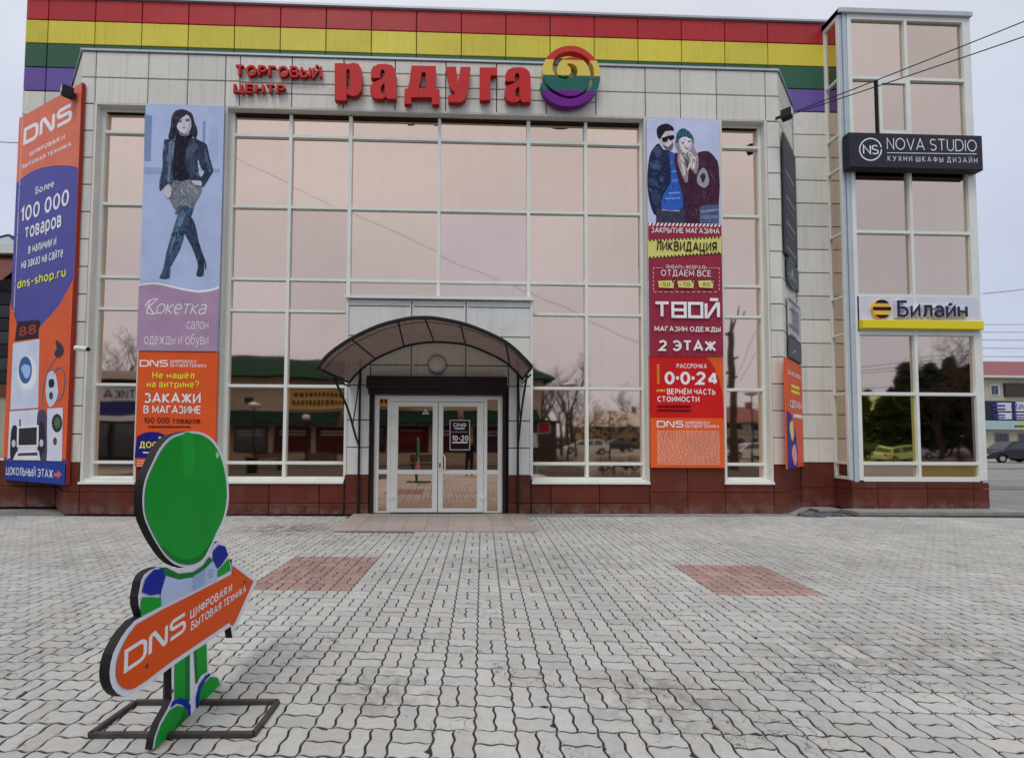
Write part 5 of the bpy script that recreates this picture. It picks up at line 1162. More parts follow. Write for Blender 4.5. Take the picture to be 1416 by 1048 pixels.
# ================================================================== STREET CUT-OUT IN THE FOREGROUND
BD = Plane(-1.66, 0, 0, 1)
t = thing('cutout_sign', 'green figure-shaped cut-out board holding an orange DNS arrow, standing on the paving', 'sign', (-1.66, 2.95, 0))
oA = (120, 560); sA = 4.368; oB = (120, 740); sB = 3.403
def A(l): return BD.pts(l, oA, sA)
def Bq(l): return BD.pts(l, oB, sB)
M_EDGE = paint('black_board_edge', (.018, .016, .018), rough=.6, var=.2)
M_BW = paint('white_board_vinyl', disp(214, 218, 230), rough=.35, var=.03)
TH = .045
def board(name, pts, d1=0.0, d0=-TH):
    MB().prism(BD, pts, d0, d1, 0, 1).build(name, [M_BW, M_EDGE], t)
head = smooth(A([(640,158),(570,168),(500,195),(440,260),(395,350),(352,450),(336,560),(345,670),(385,770),(430,850),(480,920),(540,965),(620,980),(700,950),(745,880),(790,780),(830,700),(855,600),(858,500),(845,390),(815,290),(770,215),(710,172)]), 3)
board('board_head', head)
board('board_body', smooth(Bq([(385,150),(330,150),(270,185),(250,250),(245,330),(300,420),(450,380),(600,300),(682,250),(683,170),(668,95),(640,32),(600,40),(560,110),(480,150)]), 2), -.001, -TH+.001)
board('board_arrow', Bq([(165,756),(140,742),(120,718),(108,685),(105,645),(110,600),(122,555),(138,520),(160,480),(185,444),(225,400),(345,335),(500,258),(678,168),(682,112),(802,212),(702,432),(684,482),(676,428),(600,478),(400,615),(270,715),(215,748),(190,757)]), .002, -TH-.002)
board('board_legs', Bq([(400,590),(402,770),(383,812),(345,880),(320,950),(311,1006),(490,860),(510,838),(600,762),(634,705),(628,672),(602,656),(575,646),(568,480),(500,480)]), -.002, -TH+.002)
def ink2(c, rough=.3): return paint('board_vinyl_%d_%d_%d' % c, disp(*c), rough=rough, var=.05, scale=5)
p = Print(BD, oA, sA); p.base = .003
GR = (24, 148, 50); GD = (18, 112, 44)
p.shape([(640,172),(575,180),(510,206),(455,268),(408,356),(366,455),(350,562),(358,666),(396,764),(440,842),(488,908),(545,950),(620,964),(692,936),(734,870),(778,774),(817,696),(841,598),(844,502),(831,396),(802,300),(760,228),(704,186)], GR, 3)
p.shape([(575,182),(640,176),(650,300),(640,420),(590,420),(580,300)], (30, 160, 58), 3); p.shape([(440,842),(488,908),(545,950),(620,964),(692,936),(734,870),(778,774),(740,840),(680,905),(610,930),(545,915),(490,878)], (18, 118, 44), 3); p.shape(ell(786,302,9,20,14), (150, 214, 160))
p.setc(oB, sB)
LB_ = (170, 188, 220)
p.shape([(372,190),(430,205),(500,195),(560,150),(592,120),(612,165),(612,210),(500,262),(350,335),(346,270)], LB_, 0); p.shape([(372,190),(340,170),(345,150),(372,150),(430,180),(500,172),(548,140),(575,100),(592,118),(560,152),(500,196),(430,208)], GD, 0)
p.shape([(258,268),(275,205),(315,160),(358,158),(366,190),(346,275),(300,282)], (18,40,148), 0); p.shape([(592,112),(594,72),(620,44),(650,52),(664,92),(640,128),(614,158)], (18,40,148), 0)
p.shape([(258,290),(345,292),(345,335),(250,380)], GR); p.shape([(614,168),(668,108),(674,165),(616,196)], GR); p.shape([(500,190),(556,160),(552,232),(500,255)], (150,170,208))
for k in range(3): p.shape([(566,168+k*15),(592,158+k*15),(592,161+k*15),(566,171+k*15)], (110,120,150))
p.build(t, 'body_print')
p = Print(BD, oB, sB); p.base = .006
p.shape([(160,708),(146,688),(139,655),(139,615),(147,575),(160,540),(178,502),(200,465),(235,418),(350,352),(500,277),(684,182),(686,142),(784,216),(700,404),(686,426),(672,408),(600,458),(400,592),(270,690),(225,718),(202,725),(180,722)], (214,80,24))
p.text('DNS', (172,655), (466,392), (222,226,238), th=.22, font=LOGO, gap=.1, tl=(172,540)); p.text('ЦИФРОВАЯ И', (484,394), (681,262), WHT, th=.18, gap=.12, tl=(484,350)); p.text('БЫТОВАЯ ТЕХНИКА', (487,450), (747,272), WHT, th=.18, gap=.12, tl=(487,408))
p.build(t, 'arrow_print')
p = Print(BD, oB, sB); p.base = 0.0
p.shape([(413,602),(484,558),(484,782),(430,765),(412,775)], GR); p.shape([(462,572),(484,558),(484,782),(462,772)], GD); p.shape([(503,545),(562,508),(566,642),(540,655),(512,700)], GR); p.shape([(503,545),(516,537),(522,690),(512,700)], GD)
p.shape([(318,1000),(328,945),(350,888),(388,822),(425,800),(458,808),(475,850),(476,862)], GR); p.shape([(398,930),(440,860),(458,808),(475,850),(476,862)], GD); p.shape([(392,812),(402,780),(440,762),(472,774),(487,800),(487,858),(478,862),(472,826),(450,796),(420,790)], (18,46,150))
p.shape([(516,820),(520,760),(545,700),(580,665),(612,668),(628,700),(598,752)], GR); p.shape([(514,820),(512,760),(528,700),(556,660),(578,646),(580,656),(556,680),(532,730),(524,800)], (18,46,150))
p.build(t, 'leg_print')
for u_, z_ in ((2.50, .50), (3.58, .60), (2.72, .25)): MB().tube([BD.P(u_, z_, .004), BD.P(u_, z_, .011)], .011, 8).build('bolt_head', M_STEEL, t)
# steel base frame: rectangle of square tube with one cross member under the board
def sq(a, b, name='base_bar'): MB().tube([(a[0], a[1], .0145), (b[0], b[1], .0145)], .019, 4).build(name, M_STEEL, t)
f0, f1, f2, f3 = (-2.10, 2.715), (-1.175, 2.70), (-1.165, 3.02), (-2.07, 3.035)
sq(f0, f1); sq(f1, f2); sq(f2, f3); sq(f3, f0); sq((-1.715, 2.735), (-1.715, 3.01)); 
for y_ in (2.80, 2.95): MB().tube([(-1.735, y_, .04), (-1.735, y_, .5)], .016, 4).build('base_upright', M_STEEL, t)

# ================================================================== STREET AND BACKGROUND ON THE RIGHT
M_CREAMW = paint('cream_render', (.50, .45, .34), rough=.85, var=.08, scale=.8, dirt=(.3, .26, .2), damt=.3)
M_REDROOF = paint('red_metal_roof', (.26, .07, .07), rough=.5, var=.12, rnd=.05)
M_WIN = paint('dark_window_glass', (.03, .035, .045), rough=.08, spec=.6)
M_NAVY = paint('navy_fascia', (.02, .025, .06), rough=.5)
M_SIGNW = paint('white_sign_face', (.62, .64, .68), rough=.4)
M_YG = paint('yellow_green_fascia', (.55, .55, .12), rough=.45)
M_TEAL = paint('pale_teal_fascia', (.36, .52, .52), rough=.45)
RB = Plane(0, 46, 1, 0)
rz = lambda y: RB.at(1392, y)[1]
rxx = lambda x: RB.at(x, 600)[0]
t = thing('street_building', 'two-storey cream building with a red roof and notary signs beyond the right corner', 'building', (60, 46, 0))
MB().box(42, 84, 46, 58, -.05, rz(518)).build('wall', M_CREAMW, t)
rf = MB(); za, zb_ = rz(520), rz(500)
rf.add([(41.5, 45.5, za), (84.5, 45.5, za), (84.5, 52, zb_+1.1), (41.5, 52, zb_+1.1), (84.5, 58.5, za), (41.5, 58.5, za)], [(0, 1, 2, 3), (3, 2, 4, 5), (0, 3, 5), (1, 4, 2)])
for k in range(70): x = 41.6+k*.61; rf.add([(x, 45.48, za+.02), (x+.08, 45.48, za+.02), (x+.08, 52, zb_+1.18), (x, 52, zb_+1.18)], [(0, 1, 2, 3)])
rf.build('roof', M_REDROOF, t)
MB().box(41.4, 84.6, 45.4, 45.6, za-.25, za).build('eaves_board', paint('white_eaves', (.6, .6, .6)), t)
def bwin(x0, x1, y0, y1, par, muls=1, mat=None):
    a, b, c, d = rxx(x0), rxx(x1), rz(y1), rz(y0)
    f = MB().box(a, b, 45.94, 46.02, c, d).build('window', mat or M_SIGNW, par)
    n_ = muls+1
    for k in range(n_):
        u0 = a+.12+(b-a-.24)*k/n_; u1 = a+.12+(b-a-.24)*(k+1)/n_-.08
        MB().box(u0, u1, 45.9, 45.95, c+.12, d-.12).build('pane', M_WIN, f)
for x0 in (1285, 1330, 1371, 1440, 1490): bwin(x0, x0+13, 532, 547, t)
MB().box(rxx(1390), rxx(1432), 45.8, 46.02, rz(548), rz(530)).build('loggia', paint('dark_brown_loggia', (.06, .04, .035)), t)
MB().box(42, 84, 45.5, 46.01, rz(581), rz(555)).build('fascia', M_NAVY, t)
for k, (x0, x1, y0, y1) in enumerate(((1372,1391,557.5,569),(1397.5,1424,556,569),(1373,1391,571,580),(1397.5,1424,571,580),(1430,1455,556,569),(1430,1455,571,580))):
    o = MB().box(rxx(x0), rxx(x1), 45.4, 45.52, rz(y1), rz(y0)).build('sign_panel', M_SIGNW, t)
RS = Plane(0, 45.39, 1, 0); mb = MB(); a = RS.at(1398.5, 567); b = RS.at(1423, 558.5); text(mb, RS, 'НОТАРИУС', (a[0], a[1], b[0], b[1]), .2, 1, .0); mb.build('sign_lettering', paint('blue_letters', (.04, .05, .3)), t)
mb = MB(); 
for k, (x0, x1, y0, y1) in enumerate(((1373,1390,558.5,568),(1374,1390,572,579),(1399,1422,572,579))):
    a = RS.at(x0, y1); b = RS.at(x1, y0); greek(mb, RS, (a[0], a[1], b[0], b[1]), 2, .0, seed=30+k, wmin=.1, wmax=.3)
mb.build('fine_print', paint('blue_letters', (.04, .05, .3)), t, kind='stuff')
MB().box(42, rxx(1401), 45.3, 46.01, rz(594), rz(582)).build('shop_fascia', M_TEAL, t); MB().box(rxx(1401.3), 84, 45.3, 46.01, rz(594), rz(582)).build('shop_fascia', M_YG, t)
mb = MB(); RS2 = Plane(0, 45.29, 1, 0); a = RS2.at(1403, 591.5); b = RS2.at(1422, 588); greek(mb, RS2, (a[0], a[1], b[0], b[1]), 1, .0, seed=33, fill=.8, wmin=.1, wmax=.2); mb.build('fascia_lettering', paint('olive_letters', (.1, .1, .02)), t, kind='stuff')
for x0 in (1290, 1330, 1374.5, 1407, 1440, 1475): bwin(x0, x0+21, 598, 615, t, 2, paint('grey_shopfront', (.3, .3, .3)))
MB().tube([(rxx(1390), 50, zb_), (rxx(1390), 50, rz(478))], .06, 5).build('roof_antenna', M_BLACK, t)
# --- street surfaces
def strip(name, x0, x1, y0, y1, z, mat):
    o = grid_sheet(name, x0, x1, y0, y1, z, mat); o['kind'] = 'structure'; return o
strip('road', 14, 160, 19.5, 33.0, -.042, ground_mat('worn_pale_asphalt', (.19, .185, .175), (.27, .265, .25), .7))
strip('verge', 13.4, 160, 15.9, 17.2, -.038, M_EARTH)
o = MB().box(13.2, 160, 27.2, 27.5, -.05, .08).build('road_kerb', M_CONC); o['kind'] = 'structure'
strip('sidewalk', 13.2, 160, 33.0, 45.9, -.03, paint('pale_sidewalk', (.33, .32, .30), rough=.9, var=.1))

# ------------------------------------------------------------------ vehicles
M_TYRE = paint('black_tyre', (.02, .02, .02), rough=.8); M_RIM = paint('alloy_rim', (.4, .4, .42), rough=.3, metal=.6); M_LAMPR = paint('red_lamp', (.3, .02, .02), rough=.2); M_LAMPW = paint('clear_lamp', (.6, .6, .6), rough=.1)
def car(label, paint_, loc, rz_, suv=False, group='cars parked or passing on the streets'):
    t = thing('parked_car', label, 'car', (0, 0, 0), group)
    SP_ = Plane(0, 0, 1, 0)
    h = 1.02 if suv else .88; rh = 1.72 if suv else 1.45
    L_ = 2.3
    low = [(-L_, .35), (-L_+.05, .62), (-L_+.15, h-.02), (-1.55, h+.02), (-1.0, h+.02), (1.0, h), (1.9, h-.12), (2.22, h-.3), (L_, .55), (L_-.02, .3), (1.85, .25)]
    arch = lambda cx: [(cx+.42*math.cos(R(a)), .32+.42*math.sin(R(a))) for a in range(0, 181, 30)]
    prof = [(-L_, .35), (-L_+.04, .7), (-L_+.12, h-.02), (-1.6, h+.03), (1.0, h), (1.75, h-.1), (2.2, h-.26), (L_, .55), (L_-.03, .28)]+arch(1.42)+arch(-1.4)
    body = MB(); n_ = len(prof)
    for (w_, s_) in ((0, 0),): pass
    secs = [(-.9, .94), (-.8, 1.0), (.8, 1.0), (.9, .94)]
    vs = []
    for yy, s_ in secs: vs += [(x*(.985 if s_ < 1 else 1), yy, .6+(z-.6)*s_) for x, z in prof]
    fs = []
    for k in range(3):
        for i in range(n_): j = (i+1) % n_; fs.append((k*n_+i, (k+1)*n_+i, (k+1)*n_+j, k*n_+j))
    fs.append(tuple(range(n_))); fs.append(tuple(3*n_+i for i in reversed(range(n_))))
    body.add(vs, fs); body.build('body', paint_, t)
    rear = -1.95 if suv else -1.75
    cb = [(rear, h), (rear+.25, rh-.1), (rear+.6, rh), (.1, rh), (.35, rh-.05), (1.15, h-.02)]
    m = MB(); vs = []
    for yy, zf in ((-.80, 0), (-.62, 1), (.62, 1), (.80, 0)): pass
    def cabv(w0, w1):
        return [(x, sgn*(w0+(w1-w0)*((z-h)/(rh-h))), z) for sgn in (-1, 1) for x, z in cb]
    v = cabv(.80, .62); k_ = len(cb); fs = [tuple(range(k_)), tuple(2*k_-1-i for i in range(k_))]
    for i in range(k_): j = (i+1) % k_; fs.append((i, k_+i, k_+j, j))
    m.add(v, fs); m.build('cabin', paint_, t)
    for sgn in (-1, 1):
        def sp(x, z, o=.012): w_ = .80+(.62-.80)*((z-h)/(rh-h)); return (x, sgn*(w_+o), z)
        for a, b, c, d in (((rear+.22, h+.05), (rear+.42, rh-.14), (-.72, rh-.1), (-.72, h+.05)), ((-.62, h+.05), (-.62, rh-.1), (.22, rh-.11), (.88, h+.05))):
            g = MB(); q = [sp(*a), sp(*b), sp(*c), sp(*d)]; g.add(q, [(0, 1, 2, 3) if sgn < 0 else (3, 2, 1, 0)]); g.build('side_window', M_WIN, t)
        for cx in (1.42, -1.4):
            wv = MB().tube([(cx, sgn*.72, .32), (cx, sgn*.905, .32)], .32, 18).build('wheel', M_TYRE, t); MB().tube([(cx, sgn*.9, .32), (cx, sgn*.915, .32)], .2, 12).build('rim', M_RIM, wv)
        MB().box(L_-.16, L_-.0, sgn*.55-.18, sgn*.55+.18, .55, .68).build('headlight', M_LAMPW, t); MB().box(-L_+.0, -L_+.1, sgn*.65-.12, sgn*.65+.12, .62, .82).build('tail_light', M_LAMPR, t)
    g = MB(); g.add([(1.12, -.7, h+.03), (1.12, .7, h+.03), (.42, .58, rh-.09), (.42, -.58, rh-.09)], [(0, 1, 2, 3)]); g.build('windscreen', M_WIN, t)
    g = MB(); g.add([(rear-.0, .7, h+.08), (rear, -.7, h+.08), (rear+.2, -.6, rh-.16), (rear+.2, .6, rh-.16)], [(0, 1, 2, 3)]); g.build('rear_window', M_WIN, t)
    MB().box(-L_-.012, -L_+.03, -.26, .26, .5, .61).build('number_plate', M_SIGNW, t)
    t.location = loc; t.rotation_euler = (0, 0, rz_)
    return t
M_CARB = paint('dark_plum_car_paint', (.018, .015, .022), rough=.2, spec=.5); M_CARW = paint('white_car_paint', (.65, .66, .66), rough=.2); M_CARD = paint('dark_grey_car_paint', (.04, .045, .05), rough=.2)
def rgx(x, y): r = ray(x, y); k = -CH/r.z; return (r.x*k, r.y*k)
car('dark plum estate car parked before the cream building, nearest the tower', M_CARB, (44.6, 35.6, 0), R(172), True)
car('second dark car parked farther right before the cream building', M_CARD, (50.6, 38.2, 0), R(176), True)
for k in range(5):
    cable((20, 26+k*.4, 6.9+k*.55), (70, 30+k*.4, 8.6+k*.75), .5, ['lowest','second lowest','middle','second highest','highest'][k]+' of the parallel overhead wires above the cream building', r=.016, group='parallel overhead wires')

# ------------------------------------------------------------------ neighbour on the left
t = thing('market_pavilion', 'low pavilion with red corrugated canopy and glass skylight at the left edge', 'building', (-15.5, 12.6, 0))
LP = Plane(0, 12.6, 1, 0); lz_ = lambda y: LP.at(12, y)[1]
M_BEIGE = paint('beige_fence_metal', (.40, .37, .28), rough=.6, var=.08, streak=.2)
MB().box(-24, -12.0, 12.75, 20, -.05, lz_(346)).build('core_wall', M_VOID, t)
for k in range(10):
    x = -12.1-k*.55; MB().panel(LP, x-.53, x, .02, lz_(548), -.1, 0, c=.012).build('wall_panel', M_BEIGE, t)
MB().pbox(LP, -20, -12.05, lz_(548), lz_(532), -.1, .06).build('sill_band', paint('rust_band', (.16, .05, .03)), t)
for k in range(8):
    z0_, z1_ = lz_(530)+k*.36, lz_(530)+k*.36+.3
    MB().add([(-20, 12.62, z0_), (-12.05, 12.62, z0_), (-12.05, 12.5, z1_), (-20, 12.5, z1_)], [(0, 1, 2, 3)]).build('louvre_panel', M_WIN if k % 2 == 0 else paint('grey_louvre', (.12, .12, .13)), t)
cr = MB()
for k in range(64):
    x = -20+k*.125
    cr.add([(x, 12.05, lz_(397)), (x+.0625, 12.0, lz_(397)), (x+.0625, 12.75, lz_(352)), (x, 12.8, lz_(352))], [(0, 1, 2, 3)]); cr.add([(x+.0625, 12.0, lz_(397)), (x+.125, 12.05, lz_(397)), (x+.125, 12.8, lz_(352)), (x+.0625, 12.75, lz_(352))], [(0, 1, 2, 3)])
cr.build('corrugated_canopy', paint('brick_red_corrugated', (.20, .06, .045), rough=.5), t)
MB().pbox(LP, -20, -12.0, lz_(350), lz_(337), -.2, .0).build('white_fascia', M_PANELW, t)
sk = MB(); 
for k in range(4):
    x0_ = -12.2-k*1.6; sk.tube([(x0_, 12.8, lz_(338)), (x0_-.8, 13.2, lz_(312)), (x0_-1.6, 12.8, lz_(338))], .03, 4); sk.tube([(x0_-.8, 13.2, lz_(312)), (x0_-.8, 19, lz_(312))], .03, 4)
sk.build('skylight_frame', M_BLACK, t)
sg_ = MB()
for k in range(4):
    x0_ = -12.2-k*1.6; sg_.add([(x0_, 12.8, lz_(338)), (x0_-.8, 13.2, lz_(313)), (x0_-1.6, 12.8, lz_(338)), (x0_, 19, lz_(338)), (x0_-.8, 19, lz_(313))], [(0, 1, 2), (0, 3, 4, 1)])
sg_.build('skylight_glass', paint('pale_skylight_glass', (.4, .45, .5), rough=.1), t)
MB().tube([(-13.35, 12.3, 0), (-13.35, 12.3, 2.2)], .05, 6).tube([(-13.6, 12.3, 2.15), (-13.1, 12.3, 2.15)], .05, 6).build('downpipe', M_BLACK, t)

# ================================================================== WHAT THE MIRROR GLASS SHOWS (the square behind the viewpoint)
def RF(x, y, d, g=YG):
    """real place of something seen at (x, y) in the mirror glass, d metres behind the viewpoint line"""
    r = ray(x, y); Y = 2*g+d; k = Y/r.y; return (r.x*k, CH+r.z*k)
strip('square', -70, 90, -60, -9.0, -.03, paint('beige_square_paving', (.25, .215, .18), rough=.9, var=.15, scale=2))
strip('rear_road', -120, 120, -40, -22, -.02, M_ASPH)
strip('lawn', -10, 60, -21, -13, -.015, ground_mat('dead_grass_lawn', (.10, .08, .05), (.2, .17, .12), 2))
M_TILEB = paint('beige_wall_tile', (.46, .38, .29), rough=.6, var=.06, scale=1)
M_GREENR = paint('dark_green_roof_metal', (.02, .05, .036), rough=.9, var=.15, spec=.03); M_MAROON = paint('maroon_window_film', (.09, .018, .022), rough=.3); M_OCH = paint('ochre_fascia', (.62, .42, .12), rough=.5)
d = 12.0; NB = Plane(0, -d, -1, 0)       # faces +Y; u = -X
t = thing('market_hall', 'low beige hall with dark green metal roof across the square, mirrored in the glass', 'building', (-6, -12, 0))
xl, xr = -19.5, RF(752, 500, d)[0]
ze, zt_ = RF(400, 520, d)[1], RF(400, 489, d)[1]
MB().box(xl, xr, -24, -12, -.05, ze).build('wall', M_TILEB, t)
rf = MB(); rf.add([(xl-.8, -11.0, ze-.2), (xr+.8, -11.0, ze-.2), (xr-1.5, -14, zt_), (xl+1, -14, zt_), (xr-1.5, -22, zt_), (xl+1, -22, zt_), (xr+.8, -25, ze-.2), (xl-.8, -25, ze-.2)], [(1, 0, 3, 2), (2, 3, 5, 4), (6, 1, 2, 4), (0, 7, 5, 3), (7, 6, 4, 5), (0, 1, 6, 7)])
for k in range(int((xr-xl)/.5)):
    x = xl+k*.5; rf.add([(x, -10.98, ze-.17), (x+.05, -10.98, ze-.17), (x+.05, -14, zt_+.05), (x, -14, zt_+.05)], [(0, 1, 2, 3)])
rf.build('roof', M_GREENR, t)
za_, zb2 = RF(400, 583, d)[1], RF(400, 566, d)[1]
for k, (a, b) in enumerate(((xl, -8.6), (-8.2, -.2), (.2, xr-.3))):
    aw = MB(); aw.add([(a, -10.6, za_), (b, -10.6, za_), (b, -12.02, zb2), (a, -12.02, zb2), (a, -10.6, za_-.15), (b, -10.6, za_-.15)], [(1, 0, 3, 2), (0, 1, 5, 4)]); aw.build('awning', M_GREENR, t)
for k in range(9):
    x0_ = xl+.5+k*2.85
    wdo = MB().box(x0_, x0_+2.4, -12.0, -11.93, .7, za_-.3).build('shop_window', paint('dark_shop_frame', (.06, .04, .035)), t)
    MB().box(x0_+.12, x0_+2.28, -11.93, -11.9, .82, za_-.42).build('window_film', M_MAROON if k % 3 != 1 else M_WIN, wdo)
    mb = MB(); pl_ = Plane(0, -11.89, -1, 0); greek(mb, pl_, (-(x0_+2.0), 1.9, -(x0_+.4), 2.35), 2, .0, seed=50+k, wmin=.08, wmax=.2); mb.build('film_lettering', paint('pale_film_letters', (.5, .48, .46)), wdo, kind='stuff')
q0 = RF(395, 563, d); q1 = RF(482, 537, d)
fs_ = MB().box(q0[0], q0[0]+9.0, -11.98, -11.85, q0[1], q1[1]).build('ochre_fascia', M_OCH, t)
mb = MB(); pl_ = Plane(0, -11.84, -1, 0); greek(mb, pl_, (-(q0[0]+8.5), q0[1]+.15, -(q0[0]+.4), q1[1]-.15), 2, .0, seed=61, wmin=.02, wmax=.035, fill=.6); mb.build('fascia_lettering', paint('dark_fascia_letters', (.06, .03, .02)), t, kind='stuff')
a = RF(560, 596, d); b = RF(585, 612, d); MB().box(a[0]-1, b[0], -11.88, -11.8, b[1], a[1]).build('red_showcase', paint('red_showcase', (.16, .02, .025)), t)
MB().box(RF(346, 552, d)[0]-.35, RF(346, 552, d)[0]+.35, -12.0, -11.95, RF(346, 556, d)[1], RF(346, 548, d)[1]).build('wall_vent', M_BLACK, t)
# blue and white shop at the far left of the reflections
d = 8.0; t = thing('beauty_shop', 'flat-roofed shop with white and blue fascia reading КОСМЕТИКА, mirrored at far left', 'building', (-24, -8, 0))
k0 = RF(100, 600, d)[0]; k1 = RF(215, 600, d)[0]; zz_ = lambda y: RF(160, y, d)[1]
MB().box(k0-3, k1, -16, -8, -.05, zz_(522)).build('wall', paint('dark_shop_wall', (.05, .04, .045)), t)
rf = MB(); rf.add([(k0-4, -7.2, zz_(524)), (k1+1, -7.2, zz_(524)), (k1+.5, -11, zz_(505)), (k0-3, -11, zz_(498)), (k1+.5, -16, zz_(512)), (k0-3, -16, zz_(512))], [(1, 0, 3, 2), (2, 3, 5, 4)]); rf.build('roof', paint('dark_brown_roof', (.07, .05, .045)), t)
MB().box(k0-3, k1, -8.0, -7.9, zz_(556), zz_(537)).build('white_fascia', M_SIGNW, t); MB().box(k0-3, k1, -8.0, -7.86, zz_(575), zz_(556.4)).build('blue_fascia', paint('deep_blue_fascia', (.02, .03, .14)), t); MB().box(k0-3, k1, -8.0, -7.8, zz_(583), zz_(575.4)).build('white_band', M_SIGNW, t)
mb = MB(); pl_ = Plane(0, -7.89, -1, 0)
lx1 = RF(184, 548, d)[0]; lx0 = RF(128, 548, d)[0]; per = (lx1-lx0)/5.0
text(mb, pl_, 'КОСМЕТИКА', (-(lx1+per*6.2), zz_(554), -(lx0+per*2.0), zz_(540)), .2, 1, .0); mb.build('sign_lettering', M_BLACK, t)
for k in range(4):
    x0_ = k1-.4-(k+1)*1.9; f_ = MB().box(x0_, x0_+1.7, -7.97, -7.9, .3, zz_(585)).build('shop_window', M_BLACK, t); MB().box(x0_+.1, x0_+1.6, -7.9, -7.88, .4, zz_(585)-.1).build('pane', M_WIN, f_)
# houses beyond the trees
def house(name, label, xc, y, wd, dp, ze_, zr, wall, roofm, nw):
    t = thing(name, label, 'house', (xc, y, 0))
    MB().box(xc-wd/2, xc+wd/2, y-dp, y, -.05, ze_).build('wall', wall, t)
    MB().add([(xc-wd/2-.6, y+.6, ze_-.1), (xc+wd/2+.6, y+.6, ze_-.1), (xc+wd/2-2, y-dp/2, zr), (xc-wd/2+2, y-dp/2, zr), (xc+wd/2+.6, y-dp-.6, ze_-.1), (xc-wd/2-.6, y-dp-.6, ze_-.1)], [(1, 0, 3, 2), (2, 3, 5, 4), (1, 2, 4), (0, 5, 3)]).build('roof', roofm, t)
    MB().box(xc+wd*.2, xc+wd*.2+.7, y-dp/2, y-dp/2+.7, ze_, zr+.8).build('chimney', paint('brick_chimney', (.2, .1, .07)), t)
    for r_ in (0, 1):
        for k in range(nw):
            x0_ = xc-wd/2+wd*(k+.5)/nw; z0_ = .9+r_*ze_*.48
            f_ = MB().box(x0_-.6, x0_+.6, y, y+.06, z0_, z0_+ze_*.28).build('window', M_SIGNW, t); MB().box(x0_-.48, x0_+.48, y+.06, y+.09, z0_+.12, z0_+ze_*.28-.12).build('pane', M_WIN, f_)
hx0 = RF(818, 600, 50)[0]; hx1 = RF(915, 600, 50)[0]
house('old_house', 'old two-storey ochre house with a pale roof, mirrored right of the entrance', (hx0+hx1)/2, -50, hx1-hx0, 9, RF(850, 592, 50)[1], RF(850, 570, 50)[1], paint('ochre_render', (.50, .38, .18), rough=.9, var=.1), paint('snow_dusted_roof', (.48, .44, .40), rough=.9, var=.2, scale=3), 6)
hx0 = RF(1000, 600, 40)[0]; hx1 = RF(1085, 600, 40)[0]
house('rendered_house', 'grey-beige house with a dull red roof, mirrored in the right narrow window', (hx0+hx1)/2, -40, hx1-hx0, 9, RF(1030, 583, 40)[1], RF(1030, 560, 40)[1], paint('grey_beige_render', (.34, .29, .22), rough=.9, var=.1), paint('dull_red_roof', (.22, .09, .08), rough=.8, var=.2), 5)

# ------------------------------------------------------------------ trees
M_BARK = paint('grey_brown_bark', (.07, .05, .04), rough=.95, var=.3, scale=6); M_TWIG = paint('brown_twigs', (.085, .055, .042), rough=.95, var=.2); M_NEEDLE = paint('dark_pine_needles', (.035, .05, .028), rough=.85, var=.45, scale=1.5)
def bare_tree(name, label, h, seed, lean=0, spread=1.0, dense=1, loc=(0, 0, 0)):
    rn = random.Random(seed); tr = MB(); cr = MB()
    def grow(p, dr, ln, r, dep, tgt):
        n_ = 3 if dep < 3 else 2; pts = [p]; rs = [r]; q = p
        for k in range(n_):
            dr = (dr+Vector((rn.uniform(-1, 1), rn.uniform(-1, 1), rn.uniform(-.3, .5)))*.16).normalized(); q = q+dr*ln/n_; pts.append(q); rs.append(r*(1-.35*(k+1)/n_))
        tgt.tube(pts, rs, 6 if dep < 2 else 3, cap=False)
        if dep >= 5 or r < .006: return
        for _ in range(3 if dep < 4 else 3+dense):
            a = rn.uniform(0, 6.28); s_ = rn.uniform(.35, .8)*spread
            side = Vector((math.cos(a), math.sin(a), 0)); nd = (dr*1.0+side*s_+Vector((0, 0, .12))).normalized()
            k = rn.randint(1, n_); grow(pts[k] if dep else pts[-1] if rn.random() < .6 else pts[2], nd, ln*rn.uniform(.55, .8), max(rs[k]*.62, .011), dep+1, cr if dep >= 1 else tr)
    t = thing(name, label, 'tree', (0, 0, 0))
    grow(Vector((0, 0, -.05)), Vector((lean, 0, 1)).normalized(), h*.34, h*.022, 0, tr)
    tr.build('trunk', M_BARK, t, smooth=True); cr.build('crown', M_TWIG, t)
    t.location = loc; return t
def pine(name, label, h, seed, loc, wd=.28):
    rn = random.Random(seed); tr = MB(); tr.tube([(0, 0, -.05), (rn.uniform(-.1, .1), 0, h*.5), (0, 0, h)], [h*.02, h*.014, .02], 8, cap=False); cr = MB()
    for _ in range(3200):
        z = h*(.12+.88*rn.random()**.8); rr = wd*h*min(1, 1.25*(1-z/h))**.75*(.72+.28*math.sin(z*3.1+seed)*math.cos(z*1.3)); a = rn.uniform(0, 6.283); q = rr*math.sqrt(rn.uniform(.1, 1.1)); c = Vector((q*math.cos(a), q*math.sin(a), z-.12*q))
        s_ = rn.uniform(.18, .42); u = Vector((rn.uniform(-1, 1), rn.uniform(-1, 1), rn.uniform(-.6, .3))).normalized()*s_; v = Vector((rn.uniform(-1, 1), rn.uniform(-1, 1), rn.uniform(-1, 1))).normalized()*s_*.5
        cr.add([c-u, c+v, c+u, c-v], [(0, 1, 2, 3)])
    t = thing(name, label, 'tree', (0, 0, 0)); tr.build('trunk', M_BARK, t); cr.build('crown', M_NEEDLE, t); t.location = loc; return t
b1 = bare_tree('bare_tree', 'spreading leafless tree behind the blue and white shop, mirrored at far left', 15.5, 11, 0, 1.25, 2, (RF(166, 600, 22)[0], -22, 0))
